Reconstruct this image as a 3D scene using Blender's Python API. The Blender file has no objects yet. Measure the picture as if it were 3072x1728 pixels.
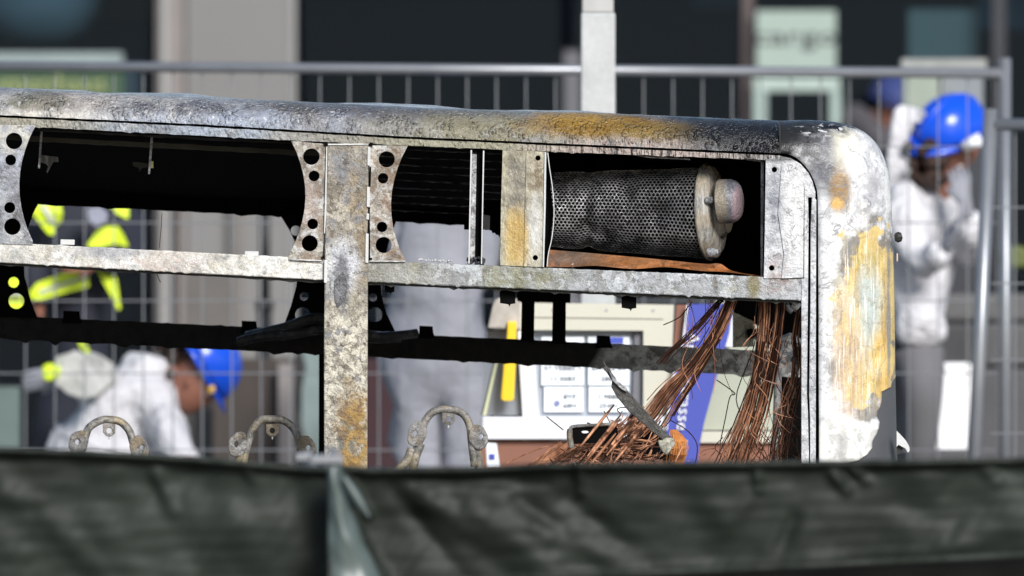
import bpy, bmesh, math, random
from mathutils import Vector, noise, Matrix
from mathutils.geometry import delaunay_2d_cdt
random.seed(7)
R = math.radians
SC = bpy.context.scene
COL = SC.collection

# ------------------------------------------------------------------ camera
CAM = Vector((0.0, -60.0, 1.65))
CZ = 2.35                                   # height the lens looks at, 60 m away
D0 = math.hypot(60.0, CZ - CAM.z)
tilt = math.atan2(CZ - CAM.z, 60.0)
cd = bpy.data.cameras.new('camera')
cam = bpy.data.objects.new('camera', cd); COL.objects.link(cam)
cam.location = CAM; cam.rotation_euler = (R(90) + tilt, 0, 0)
cd.sensor_width = 36.0; cd.lens = 36.0 * D0 / 3.072
cd.clip_start = 1.0; cd.clip_end = 400.0
cd.dof.use_dof = True; cd.dof.focus_distance = D0 + 0.1; cd.dof.aperture_fstop = 5.7
SC.camera = cam

# ------------------------------------------------------------------ light
w = bpy.data.worlds.new('World'); SC.world = w; w.use_nodes = True
wt = w.node_tree; wt.nodes.clear()
sky = wt.nodes.new('ShaderNodeTexSky'); sky.sky_type = 'NISHITA'; sky.sun_disc = False
sd = Vector((0.40, -1.0, 0.60)).normalized()         # towards the sun
sky.sun_elevation = math.asin(sd.z); sky.sun_rotation = math.atan2(sd.x, sd.y)
sky.air_density = 1.0; sky.dust_density = 0.8
bg = wt.nodes.new('ShaderNodeBackground'); bg.inputs[1].default_value = 0.075
wo = wt.nodes.new('ShaderNodeOutputWorld')
wt.links.new(sky.outputs[0], bg.inputs[0]); wt.links.new(bg.outputs[0], wo.inputs[0])
sl = bpy.data.lights.new('sun', 'SUN'); sl.energy = 2.8; sl.angle = R(20.0); sl.color = (1.0, 0.985, 0.965)
so = bpy.data.objects.new('sun', sl); COL.objects.link(so)
so.rotation_euler = sd.to_track_quat('Z', 'Y').to_euler(); so.location = (20, -30, 30)
SC.view_settings.view_transform = 'Standard'; SC.view_settings.look = 'None'
SC.view_settings.exposure = 0.68; SC.view_settings.gamma = 1.0; SC.view_settings.use_curve_mapping = False

# ------------------------------------------------------------------ survey helper: photo measure + distance -> metres
FW = Vector((0, math.cos(tilt), math.sin(tilt))); UP = Vector((0, -math.sin(tilt), math.cos(tilt)))
def W(px, py, Y=0.0):
    d = FW + Vector((1, 0, 0)) * ((px - 1536) / 1000 / D0) + UP * ((864 - py) / 1000 / D0)
    s = (Y - CAM.y) / d.y
    return CAM + d * s

# ------------------------------------------------------------------ object helpers
def setp(o, label=None, cat=None, group=None, kind=None):
    if label: o['label'] = label
    if cat: o['category'] = cat
    if group: o['group'] = group
    if kind: o['kind'] = kind
    return o
def wloc(o):
    v = Vector((0, 0, 0))
    while o is not None:
        v += o.location; o = o.parent
    return v
def thing(name, loc, label, cat, group=None):
    o = bpy.data.objects.new(name, None); COL.objects.link(o); o.location = loc
    o.empty_display_size = .2
    return setp(o, label, cat, group)
def rng(a): return random.uniform(-a, a)
def link(name, me, mat, parent=None, smooth=False, bevel=0, at=None, kind=None, label=None):
    o = bpy.data.objects.new(name, me); COL.objects.link(o)
    if parent is not None:
        o.parent = parent; o.location = -wloc(parent)
    if at is not None: o.location = o.location + Vector(at)
    if mat is not None and len(me.materials) == 0:
        for m in (mat if isinstance(mat, (list, tuple)) else [mat]): me.materials.append(m)
    if smooth:
        for p in me.polygons: p.use_smooth = True
    if bevel:
        b = o.modifiers.new('bevel', 'BEVEL'); b.width = bevel; b.segments = 2; b.limit_method = 'ANGLE'; b.angle_limit = R(40)
    if kind: o['kind'] = kind
    if label: o['label'] = label
    return o

class MB:
    def __init__(s): s.v = []; s.f = []; s.m = []
    def quad(s, a, b, c, d, m=0):
        n = len(s.v); s.v += [tuple(a), tuple(b), tuple(c), tuple(d)]; s.f.append((n, n+1, n+2, n+3)); s.m.append(m)
    def box(s, x0, x1, y0, y1, z0, z1, m=0):
        n = len(s.v)
        s.v += [(x0,y0,z0),(x1,y0,z0),(x1,y1,z0),(x0,y1,z0),(x0,y0,z1),(x1,y0,z1),(x1,y1,z1),(x0,y1,z1)]
        for q in ((0,3,2,1),(4,5,6,7),(0,1,5,4),(1,2,6,5),(2,3,7,6),(3,0,4,7)):
            s.f.append(tuple(n+i for i in q)); s.m.append(m)
        return s
    def pbox(s, xa, ya, xb, yb, Y, t, m=0):
        a = W(xa, ya, Y); b = W(xb, yb, Y)
        return s.box(min(a.x,b.x), max(a.x,b.x), Y, Y+t, min(a.z,b.z), max(a.z,b.z), m)
    def plate(s, outer, holes=(), Y=0.0, t=.01, m=0, fy=None):
        """polygon in photo measure at depth Y, thickness t, round or polygonal holes"""
        loops = [list(outer)] + [list(h) for h in holes]
        pts = []; faces = []
        for L in loops:
            n = len(pts); pts += [Vector(p) for p in L]; faces.append(list(range(n, n+len(L))))
        ov, oe, of, *_ = delaunay_2d_cdt(pts, [], faces, 2, 1e-5)
        base = len(s.v)
        F = [W(p.x, p.y, Y) for p in ov]
        if fy: F = [q + Vector((0, fy(p.x, p.y), 0)) for p, q in zip(ov, F)]
        s.v += [tuple(p) for p in F]; s.v += [(p.x, p.y + t, p.z) for p in F]
        n = len(ov)
        cnt = {}
        for f in of:
            a, b, c = f[:3]
            nn = (F[b]-F[a]).cross(F[c]-F[a])
            f = list(f) if nn.y < 0 else list(reversed(f))
            s.f.append(tuple(base+i for i in f)); s.m.append(m)
            s.f.append(tuple(base+n+i for i in reversed(f))); s.m.append(m)
            for i in range(len(f)):
                e = (f[i], f[(i+1) % len(f)]); cnt[e] = 1
        for (a, b) in cnt:
            if (b, a) not in cnt:
                s.f.append((base+b, base+a, base+n+a, base+n+b)); s.m.append(m)
        return s
    def grid(s, P, m=0, closed=False):
        n = len(s.v); H = len(P); Wd = len(P[0])
        for r in P: s.v += [tuple(p) for p in r]
        for i in range(H-1):
            for j in range(Wd-1 if not closed else Wd):
                k = (j+1) % Wd
                s.f.append((n+i*Wd+j, n+i*Wd+k, n+(i+1)*Wd+k, n+(i+1)*Wd+j)); s.m.append(m)
        return s
    def tube(s, pts, r, sides=8, m=0, cap=True, ref=None, mf=None):
        pts = [Vector(p) for p in pts]; n = len(s.v); K = len(pts)
        u = None
        for i, p in enumerate(pts):
            t = (pts[min(i+1, K-1)] - pts[max(i-1, 0)])
            if t.length < 1e-9: t = Vector((0, 0, 1))
            t.normalize()
            if u is None:
                u = t.cross(Vector((0, 1, 0)) if abs(t.y) < .9 else Vector((1, 0, 0))).normalized()
            else:
                u = (u - t * u.dot(t)).normalized()
            v = t.cross(u); rr = r[i] if isinstance(r, (list, tuple)) else r
            for j in range(sides):
                a = 2*math.pi*j/sides
                s.v.append(tuple(p + u*(math.cos(a)*rr) + v*(math.sin(a)*rr)))
        for i in range(K-1):
            mm = mf(i) if mf else m
            for j in range(sides):
                k = (j+1) % sides
                s.f.append((n+i*sides+j, n+i*sides+k, n+(i+1)*sides+k, n+(i+1)*sides+j)); s.m.append(mm)
        if cap:
            s.f.append(tuple(n+j for j in reversed(range(sides)))); s.m.append(mf(0) if mf else m)
            s.f.append(tuple(n+(K-1)*sides+j for j in range(sides))); s.m.append(mf(K-2) if mf else m)
        return s
    def lathe(s, prof, origin, axis='Z', seg=32, m=0, rot=None):
        """prof: list of (r, h); revolved"""
        P = []
        for (r, h) in prof:
            row = []
            for j in range(seg):
                a = 2*math.pi*j/seg
                v = Vector((math.cos(a)*r, math.sin(a)*r, h))
                if axis == 'X': v = Vector((h, math.cos(a)*r, math.sin(a)*r))
                if axis == 'Y': v = Vector((math.cos(a)*r, h, math.sin(a)*r))
                if rot: v = rot @ v
                row.append(Vector(origin) + v)
            P.append(row)
        return s.grid(P, m, closed=True)
    def mesh(s, name):
        me = bpy.data.meshes.new(name); me.from_pydata(s.v, [], s.f); me.update()
        if any(s.m): me.polygons.foreach_set('material_index', s.m)
        me.validate()
        return me
    def build(s, name, mat, parent=None, **k): return link(name, s.mesh(name), mat, parent, **k)
def fixn(o):
    bm = bmesh.new(); bm.from_mesh(o.data); bmesh.ops.recalc_face_normals(bm, faces=bm.faces); bm.to_mesh(o.data); bm.free(); return o
def circ(cx, cy, r, n=22, ry=None): return [(cx+math.cos(2*math.pi*i/n)*r, cy+math.sin(2*math.pi*i/n)*(ry or r)) for i in range(n)]
def lerp(a, b, t): return a+(b-a)*t
def curve(pts, n):
    """Catmull-Rom through tuples, n samples"""
    K = len(pts); out = []
    for i in range(n):
        t = i/(n-1)*(K-1); k = min(int(t), K-2); f = t-k
        p0 = pts[max(k-1, 0)]; p1 = pts[k]; p2 = pts[k+1]; p3 = pts[min(k+2, K-1)]
        out.append(tuple(.5*((2*b)+(-a+c)*f+(2*a-5*b+4*c-d)*f*f+(-a+3*b-3*c+d)*f**3) for a, b, c, d in zip(p0, p1, p2, p3)))
    return out
def pl(pts, x):
    """piecewise linear y(x)"""
    if x <= pts[0][0]: a, b = pts[0], pts[1]
    elif x >= pts[-1][0]: a, b = pts[-2], pts[-1]
    else:
        for a, b in zip(pts, pts[1:]):
            if a[0] <= x <= b[0]: break
    return a[1]+(b[1]-a[1])*(x-a[0])/(b[0]-a[0])
def nz(*a): return noise.noise(Vector(a))
def S(pts): return [(a*1.19255, b*1.19255) for a, b in pts]        # measures read off the 2576-wide view

# ------------------------------------------------------------------ materials
class NT:
    def __init__(s, name):
        s.mat = bpy.data.materials.new(name); s.mat.use_nodes = True
        s.t = s.mat.node_tree; s.t.nodes.clear()
        s.out = s.n('ShaderNodeOutputMaterial'); s.b = s.n('ShaderNodeBsdfPrincipled')
        s.l(s.b.outputs[0], s.out.inputs[0])
        s.geo = s.n('ShaderNodeNewGeometry').outputs['Position']
    def n(s, t): return s.t.nodes.new(t)
    def l(s, a, b): s.t.links.new(a, b)
    def put(s, sock, v):
        if isinstance(v, (int, float)): sock.default_value = v
        elif isinstance(v, (tuple, list)):
            sock.default_value = tuple(v) + ((1,) if len(v) == 3 and sock.type == 'RGBA' else ())
        else: s.l(v, sock)
    def math(s, op, a, b=0.0, clamp=False):
        n = s.n('ShaderNodeMath'); n.operation = op; n.use_clamp = clamp
        s.put(n.inputs[0], a); s.put(n.inputs[1], b); return n.outputs[0]
    def noise(s, scale, detail=4, st=(1,1,1), off=(0,0,0), rough=.55, dist=0.0):
        mp = s.n('ShaderNodeMapping'); s.l(s.geo, mp.inputs[0]); mp.inputs['Scale'].default_value = st; mp.inputs['Location'].default_value = off
        n = s.n('ShaderNodeTexNoise'); s.l(mp.outputs[0], n.inputs['Vector'])
        n.inputs['Scale'].default_value = scale; n.inputs['Detail'].default_value = detail; n.inputs['Roughness'].default_value = rough
        n.inputs['Distortion'].default_value = dist
        return n.outputs[0]
    def voro(s, scale, st=(1,1,1), feat='F1', off=(0,0,0)):
        mp = s.n('ShaderNodeMapping'); s.l(s.geo, mp.inputs[0]); mp.inputs['Scale'].default_value = st; mp.inputs['Location'].default_value = off
        n = s.n('ShaderNodeTexVoronoi'); n.feature = feat; s.l(mp.outputs[0], n.inputs['Vector']); n.inputs['Scale'].default_value = scale
        return n.outputs['Distance']
    def ramp(s, v, lo, hi, a=0.0, b=1.0):
        n = s.n('ShaderNodeMapRange'); n.clamp = True
        s.put(n.inputs[0], v); n.inputs[1].default_value = lo; n.inputs[2].default_value = hi
        n.inputs[3].default_value = a; n.inputs[4].default_value = b
        return n.outputs[0]
    def mix(s, f, a, b, mode='MIX'):
        n = s.n('ShaderNodeMix'); n.data_type = 'RGBA'; n.blend_type = mode
        s.put(n.inputs[0], f); s.put(n.inputs[6], a); s.put(n.inputs[7], b); return n.outputs[2]
    def pxy(s):
        if not hasattr(s, '_p'):
            sp = s.n('ShaderNodeSeparateXYZ'); s.l(s.geo, sp.inputs[0])
            s._p = (s.math('MULTIPLY_ADD', sp.outputs[0], 1000.0), None)
            px = s.math('ADD', s.math('MULTIPLY', sp.outputs[0], 1000.0), 1536.0)
            py = s.math('ADD', s.math('MULTIPLY', sp.outputs[2], -1000.0), 864.0 + 2350.0)
            s._p = (px, py)
        return s._p
    def zone(s, cx, cy, rx, ry, soft=.3, wob=.5, wscale=12, off=0):
        px, py = s.pxy()
        a = s.math('DIVIDE', s.math('SUBTRACT', px, cx), rx); b = s.math('DIVIDE', s.math('SUBTRACT', py, cy), ry)
        d = s.math('SQRT', s.math('ADD', s.math('MULTIPLY', a, a), s.math('MULTIPLY', b, b)))
        nn = s.math('MULTIPLY', s.math('SUBTRACT', s.noise(wscale, 5, off=(off, 3.1, off*.7)), .5), wob*2)
        return s.ramp(s.math('ADD', d, nn), 1-soft, 1+soft, 1.0, 0.0)
    def bump(s, items):
        prev = None
        for h, strength, dist in items:
            b = s.n('ShaderNodeBump'); b.inputs['Strength'].default_value = strength; b.inputs['Distance'].default_value = dist
            s.l(h, b.inputs['Height'])
            if prev is not None: s.l(prev, b.inputs['Normal'])
            prev = b.outputs[0]
        s.l(prev, s.b.inputs['Normal'])
    def fin(s, col, rough=.5, metal=0.0, spec=.5):
        s.put(s.b.inputs['Base Color'], col); s.put(s.b.inputs['Roughness'], rough)
        s.put(s.b.inputs['Metallic'], metal); s.b.inputs['Specular IOR Level'].default_value = spec
        return s.mat

def plain(name, col, rough=.5, metal=0.0, spec=.5, vary=.25, vs=8, bump=None):
    t = NT(name)
    n = t.noise(vs, 5)
    c = t.mix(n, tuple(x*(1-vary) for x in col), tuple(min(1, x*(1+vary)) for x in col))
    if bump: t.bump([(t.noise(bump[0], 4), bump[1], bump[2])])
    return t.fin(c, rough, metal, spec)

def burnt(name, ca, cb, layers=(), rough=.35, metal=0.0, spec=.6, st=(1,1,1), fine=.38, bs=1.0, base=(9, .35, .65), mott=.32, drops=0.0, gain=.82, patch=.7):
    """scorched sheet metal: two base tones, patches, then per-layer stains"""
    t = NT(name)
    c = t.mix(t.ramp(t.noise(base[0], 6, st, rough=.65), base[1], base[2]), ca, cb)
    # flaked patches with tide marks
    if patch:
        pn = t.noise(15, 7, st, off=(8, 1, 6), rough=.66, dist=.5)
        c = t.mix(t.math('MULTIPLY', t.ramp(pn, .50, .53), patch), c, tuple(min(.85, x*1.5) for x in ca))
        c = t.mix(t.math('MULTIPLY', t.ramp(t.math('ABSOLUTE', t.math('SUBTRACT', pn, .5)), .004, .012, 1.0, 0.0), patch), c, tuple(x*.3 for x in cb))
        c = t.mix(t.math('MULTIPLY', t.ramp(t.noise(19, 7, st, off=(1, 9, 2), rough=.68, dist=.6), .57, .60), patch), c, (cb[0]*.34, cb[1]*.28, cb[2]*.22))
    if patch:
        c = t.mix(t.math('MULTIPLY', t.ramp(t.noise(4.2, 6, st, off=(3, 3, 3), rough=.68, dist=.4), .52, .62), patch*.8), c, (cb[0]*.42, cb[1]*.36, cb[2]*.30))
    # small grain of oxide
    g = t.ramp(t.noise(140, 4, st, off=(4, 2, 1), rough=.7), .38, .62)
    c = t.mix(t.math('MULTIPLY', g, fine), c, tuple(x*.3 for x in cb))
    h0 = t.noise(75, 6, st, off=(1, 7, 3), rough=.62)
    for k, L in enumerate(layers):
        m = None
        if 'noise' in L:
            sc, lo, hi = L['noise'][:3]
            m = t.ramp(t.noise(sc, 5, L.get('st', (1,1,1)), off=(k*3.3+L.get('o', 0), k*1.7, 5), rough=.6, dist=L.get('dist', .4)), lo, hi)
        if 'voro' in L:
            sc, lo, hi = L['voro']
            wv = t.ramp(t.voro(sc, L.get('st', (1,1,1)), off=(k, k, k)), lo, hi, 1.0, 0.0)
            m = wv if m is None else t.math('MULTIPLY', m, wv)
        if 'zone' in L:
            z = t.zone(*L['zone'], off=k*2.1)
            m = z if m is None else t.math('MULTIPLY', m, z)
        if 'line' in L:
            sc, wd = L['line']
            dd = t.math('ABSOLUTE', t.math('SUBTRACT', t.noise(sc, 4, off=(k*2.3, 5, k), rough=.55, dist=.8), .5))
            ln = t.ramp(dd, wd*.4, wd, 1.0, 0.0); m = ln if m is None else t.math('MULTIPLY', m, ln)
        if 'amt' in L: m = t.math('MULTIPLY', m, L['amt'])
        c = t.mix(m, c, L['c'])
    mo = t.math('MULTIPLY', t.ramp(t.noise(40, 8, st, off=(2, 8, 1), rough=.72), .36, .62, gain*(1-.75*mott), gain*(1+.35*mott)), t.ramp(t.noise(210, 3, st, off=(6, 1, 4), rough=.7), .36, .64, 1-.55*mott, 1+.3*mott))
    cm = t.n('ShaderNodeCombineXYZ')
    for i_ in range(3): t.l(mo, cm.inputs[i_])
    c = t.mix(1.0, c, cm.outputs[0], 'MULTIPLY')
    bl = [(h0, .6*bs, .008), (t.noise(230, 3, st, rough=.6), .5*bs, .003)]
    if drops:
        vd = t.ramp(t.voro(120, (1, 1, .6), feat='SMOOTH_F1'), .15, .5, 1.0, 0.0)
        vd = t.math('MULTIPLY', vd, t.ramp(t.noise(20, 4, off=(3, 3, 8)), .42, .6))
        bl.append((vd, drops, .012))
    t.bump(bl)
    r = t.ramp(t.noise(30, 4, off=(9, 9, 9)), .3, .7, rough*.6, rough*1.4)
    return t.fin(c, r, metal, spec)

CREAM = (.70, .66, .56); WHITE = (.78, .78, .76); GREY = (.30, .30, .31); LGREY = (.44, .45, .47); DGREY = (.09, .09, .095)
BLUEG = (.30, .34, .42); OCHRE = (.32, .19, .035); YEL = (.62, .42, .10); RUST = (.20, .09, .035); BROWN = (.16, .11, .07); PINK = (.50, .40, .35); BLK = (.012, .012, .013); OLIVE = (.12, .12, .05)

m_cant = burnt('scorched roof edge metal', (.42,.42,.44), (.25,.25,.26), [
    dict(c=(.68,.64,.56), zone=(330, 340, 360, 62, .5, .8, 10), noise=(16, .32, .5)),
    dict(c=(.13,.13,.08), zone=(130, 300, 100, 30, .25, .7, 14), amt=.85),
    dict(c=(.50,.40,.34), zone=(250, 310, 150, 40, .5, .6), amt=.5, noise=(14, .3, .6)),
    dict(c=(.33,.37,.46), zone=(640, 372, 380, 60, .6, .6, 8), noise=(6, .3, .55), amt=.9),
    dict(c=(.10,.10,.12), zone=(820, 318, 560, 26, .6, 1.0, 8), noise=(7, .36, .56), amt=.9),
    dict(c=(.17,.14,.09), zone=(1130, 330, 330, 60, .6, .8, 8), noise=(9, .36, .6), amt=.7),
    dict(c=(.10,.10,.13), zone=(1210, 325, 210, 26, .6, .8, 9), amt=.7),
    dict(c=(.26,.23,.13), zone=(1480, 395, 300, 70, .6, .5, 10), noise=(11, .25, .5), amt=.85),
    dict(c=(.26,.145,.02), zone=(1790, 372, 215, 44, .35, .55, 12)),
    dict(c=(.46,.27,.045), zone=(1735, 350, 120, 22, .5, .6, 16), amt=.8),
    dict(c=(.24,.15,.025), zone=(2010, 400, 150, 34, .35, .5, 14), amt=.8),
    dict(c=(.46,.36,.31), zone=(1880, 436, 220, 22, .35, .9, 22), noise=(34, .38, .56), st=(2.2, 1, .5), amt=.9),
    dict(c=BLK, zone=(2330, 400, 300, 78, .28, .35, 9)),
    dict(c=BLK, zone=(2180, 330, 260, 34, .4, .6, 10)),
    dict(c=(.025,.02,.015), noise=(60, .58, .62), st=(2.5, 1, .35), zone=(1950, 455, 400, 38, .2, .1), amt=.8),
    dict(c=WHITE, noise=(80, .58, .63), amt=.6, zone=(300, 340, 900, 60, .4, .5)),
    dict(c=(.12,.12,.12), line=(16, .02), noise=(5, .45, .55), amt=.5),
], rough=.22, bs=1.3, drops=.8, gain=.86, patch=.3)
m_header = burnt('scorched window header metal', (.44,.45,.46), (.32,.33,.34), [
    dict(c=(.38,.44,.54), zone=(560, 410, 420, 60, .5, .4), noise=(8, .3, .55), amt=.8),
    dict(c=(.32,.29,.20), zone=(60, 380, 220, 60, .5, .4), amt=.8),
    dict(c=(.36,.33,.20), zone=(1350, 435, 420, 60, .5, .4), amt=.75),
    dict(c=PINK, zone=(1930, 460, 330, 50, .4, .4), amt=.85),
    dict(c=(.30,.27,.22), zone=(980, 410, 180, 60, .5, .5), amt=.6),
    dict(c=(.04,.03,.025), noise=(62, .52, .56), st=(2.6, 1, .25), zone=(2000, 455, 420, 60, .2, .1)),
    dict(c=(.06,.06,.06), noise=(50, .62, .68), amt=.6),
], rough=.3, bs=1.2, drops=.5)
m_rail_l = burnt('pale ash-coated rail metal', WHITE, CREAM, [
    dict(c=(.26,.26,.25), noise=(26, .53, .66), amt=.75),
    dict(c=PINK, zone=(480, 790, 130, 50, .5, .6), noise=(50, .4, .6), amt=.7),
    dict(c=(.25,.26,.30), zone=(320, 750, 110, 24, .4, .6), amt=.6),
    dict(c=(.14,.11,.09), noise=(60, .63, .7), amt=.6),
], rough=.45, fine=.18, mott=.3, gain=1.0, patch=.4)
m_rail_r = burnt('galvanised grey rail metal', (.48,.50,.52), (.30,.30,.29), [
    dict(c=LGREY, noise=(20, .5, .62), amt=.7),
    dict(c=(.22,.21,.10), zone=(1560, 830, 120, 60, .5, .5), noise=(20, .35, .6), amt=.8),
    dict(c=(.20,.17,.05), zone=(2262, 850, 20, 60, .4, .4), amt=.85),
    dict(c=(.30,.20,.17), zone=(2330, 840, 55, 40, .5, .5), noise=(40, .4, .6), amt=.8),
    dict(c=(.30,.28,.20), zone=(1180, 830, 120, 60, .6, .5), amt=.5),
    dict(c=(.42,.38,.20), noise=(12, .58, .7), amt=.35),
], rough=.35, fine=.3)
m_post = burnt('flaking scorched window post metal', (.50,.46,.38), (.36,.32,.25), [
    dict(c=(.22,.22,.23), zone=(1040, 490, 60, 50, .5, .8, 16), noise=(26, .42, .54), amt=.85),
    dict(c=(.33,.25,.15), zone=(1075, 690, 34, 190, .5, .7, 12), noise=(16, .36, .56), amt=.9),
    dict(c=(.62,.63,.66), zone=(1026, 800, 52, 90, .3, .6, 14), amt=.9),
    dict(c=(.25,.25,.26), noise=(24, .57, .61), amt=.85),
    dict(c=(.10,.075,.055), noise=(48, .60, .64), amt=.8),
    dict(c=(.15,.15,.16), zone=(1025, 850, 24, 86, .25, .5, 20), amt=.85),
    dict(c=(.74,.69,.56), noise=(42, .49, .53), zone=(1035, 1100, 80, 200, .3, .4), amt=.75),
    dict(c=(.10,.10,.075), zone=(1040, 1345, 24, 110, .3, .6, 20), amt=.85),
    dict(c=(.38,.22,.045), noise=(22, .40, .52), zone=(1066, 1320, 52, 150, .35, .6), amt=.95),
    dict(c=(.18,.10,.04), noise=(34, .5, .56), zone=(1060, 1260, 50, 120, .4, .5), amt=.8),
    dict(c=(.13,.13,.13), voro=(60, .12, .18), zone=(1040, 600, 60, 300, .2, .1), amt=.8),
    dict(c=(.12,.10,.08), line=(20, .018), noise=(6, .42, .52), amt=.7),
], rough=.5, fine=.35, bs=1.4, mott=.42, gain=.95)
m_gus = burnt('rust-stained perforated bracket metal', (.56,.52,.45), (.36,.30,.23), [
    dict(c=WHITE, noise=(30, .5, .6), amt=.7),
    dict(c=RUST, zone=(1185, 620, 42, 150, .6, .5), noise=(24, .4, .6), amt=.7),
    dict(c=(.26,.15,.07), noise=(34, .52, .6), amt=.55),
    dict(c=(.12,.10,.09), noise=(55, .6, .66), amt=.6),
    dict(c=PINK, zone=(925, 600, 30, 70, .5, .5), amt=.6),
], rough=.5, fine=.5, bs=1.3)
m_gus_l = burnt('blue-grey scorched bracket metal', (.36,.38,.44), (.24,.24,.26), [
    dict(c=LGREY, noise=(16, .45, .6), amt=.8),
    dict(c=CREAM, zone=(45, 400, 70, 50, .5, .5), noise=(30, .4, .55), amt=.8),
    dict(c=(.08,.08,.085), noise=(40, .58, .64), amt=.6),
    dict(c=WHITE, zone=(30, 750, 110, 60, .5, .5), noise=(26, .35, .6), amt=.7),
], rough=.35, fine=.3)
m_strip = burnt('yellow-stained panel metal', (.52,.48,.36), (.40,.36,.24), [
    dict(c=(.62,.56,.42), noise=(24, .45, .6), amt=.7),
    dict(c=(.18,.16,.13), zone=(1550, 560, 34, 110, .4, .5, 20), noise=(30, .3, .6), amt=.85),
    dict(c=(.66,.46,.14), zone=(1548, 720, 34, 85, .35, .4, 18), amt=.9),
    dict(c=(.42,.24,.05), zone=(1555, 700, 22, 70, .5, .5, 20), amt=.55),
    dict(c=(.16,.10,.04), zone=(1612, 530, 26, 55, .5, .6, 24), noise=(36, .4, .55), amt=.85),
    dict(c=WHITE, zone=(1607, 680, 22, 90, .4, .5, 20), amt=.6),
], rough=.4, fine=.25, st=(1, 1, .6))
m_mull = burnt('grey scaled mullion metal', (.42,.42,.44), (.20,.20,.21), [dict(c=WHITE, noise=(40, .52, .6), amt=.6), dict(c=BLK, noise=(60, .58, .64), amt=.6)], rough=.35)
m_corner = burnt('ash-white rear corner skin', (.74,.74,.74), (.60,.60,.61), [
    dict(c=(.34,.34,.36), zone=(2620, 560, 26, 250, .5, .8, 18), noise=(20, .4, .55), amt=.7),
    dict(c=(.30,.30,.31), noise=(13, .54, .62), amt=.6),
    dict(c=(.07,.075,.10), zone=(2482, 480, 50, 84, .3, .7, 12), amt=.92),
    dict(c=(.10,.10,.10), zone=(2490, 540, 24, 70, .6, .5, 16), amt=.6),
    dict(c=(.26,.15,.045), zone=(2522, 570, 30, 66, .35, .6, 14), amt=.9),
    dict(c=(.66,.40,.12), zone=(2512, 612, 20, 18, .4, .6, 20), amt=.9),
    dict(c=(.70,.66,.52), zone=(2535, 430, 40, 60, .6, .5, 16), amt=.7),
    dict(c=(.20,.20,.21), line=(9, .016), noise=(5, .42, .55), amt=.75),
    dict(c=(.30,.30,.31), line=(22, .03), noise=(9, .5, .6), amt=.7),
    # the big yellow burn
    dict(c=(.22,.21,.20), zone=(2606, 950, 108, 268, .06, .85, 11)),
    dict(c=(.66,.50,.20), zone=(2610, 950, 102, 260, .03, .85, 11)),
    dict(c=(.62,.58,.46), zone=(2575, 950, 70, 250, .3, .5), noise=(15, .48, .56), st=(1.3, 1, .5), amt=.75),
    dict(c=(.66,.38,.08), zone=(2655, 1080, 34, 120, .4, .7), noise=(13, .4, .6), amt=.6),
    dict(c=(.30,.20,.08), zone=(2600, 960, 90, 250, .3, .5), noise=(30, .5, .56), st=(2.2, 1, .22), amt=.6),
    dict(c=(.62,.48,.34), zone=(2545, 1060, 48, 210, .4, .4, 14), noise=(40, .35, .6), st=(2, 1, .2), amt=.9),
    dict(c=(.38,.26,.17), zone=(2552, 1110, 36, 150, .4, .4, 16), noise=(46, .42, .6), st=(2.6, 1, .16), amt=.75),
    dict(c=(.42,.50,.50), zone=(2610, 905, 34, 115, .4, .5, 12), noise=(22, .22, .45), st=(2, 1, .3), amt=.8),
    dict(c=(.42,.33,.08), zone=(2600, 780, 40, 40, .6, .6, 20), noise=(30, .4, .6), amt=.7),
    dict(c=(.24,.17,.10), line=(9, .012), zone=(2595, 940, 90, 250, .1, .2), amt=.4),
    dict(c=(.78,.74,.66), noise=(60, .56, .62), st=(2.6, 1, .15), zone=(2570, 960, 90, 260, .3, .2), amt=.8),
    dict(c=(.20,.20,.21), zone=(2668, 950, 6, 200, .4, .9, 14), amt=.85),
    dict(c=(.72,.71,.67), zone=(2560, 1330, 120, 80, .1, .6, 10)),
    dict(c=(.34,.34,.33), noise=(16, .55, .60), zone=(2540, 1330, 130, 90, .2, .4), amt=.6),
    dict(c=(.32,.32,.31), zone=(2530, 1330, 14, 60, .4, .7, 16), amt=.6),
    dict(c=BLK, zone=(2390, 352, 200, 62, .16, .6, 14)),
    dict(c=(.02,.02,.02), zone=(2320, 410, 125, 72, .22, .7, 12)),
    dict(c=(.06,.06,.065), zone=(2440, 440, 46, 60, .4, .7, 18), noise=(40, .4, .5), amt=.9),
    dict(c=(.60,.60,.60), noise=(34, .56, .6), st=(1, 1, 2), zone=(2480, 388, 90, 18, .3, .4), amt=.9),
], rough=.3, fine=.06, bs=.4, mott=.2, gain=1.05, patch=.10, spec=.3)
m_pillar = burnt('white-ashed rear pillar plate', (.66,.67,.68), (.44,.45,.48), [
    dict(c=(.20,.21,.25), zone=(2325, 610, 24, 130, .5, .5, 18), noise=(30, .35, .6), amt=.85),
    dict(c=(.30,.20,.18), zone=(2330, 810, 32, 40, .5, .5, 18), noise=(46, .35, .6), amt=.85),
    dict(c=(.03,.03,.03), zone=(2340, 470, 90, 16, .4, .6, 16), amt=.8),
    dict(c=(.12,.12,.13), noise=(40, .6, .66), amt=.6),
    dict(c=WHITE, zone=(2385, 680, 36, 150, .4, .4, 14), amt=.8),
    dict(c=(.10,.10,.12), line=(26, .03), noise=(12, .45, .6), amt=.7),
], rough=.32, fine=.12, mott=.35, patch=.3, gain=.95)
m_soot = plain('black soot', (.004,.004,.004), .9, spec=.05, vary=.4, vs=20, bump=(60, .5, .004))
m_soot2 = plain('dull charred metal', (.03,.03,.026), .6, spec=.3, vary=.6, vs=30, bump=(60, .6, .004))
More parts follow.
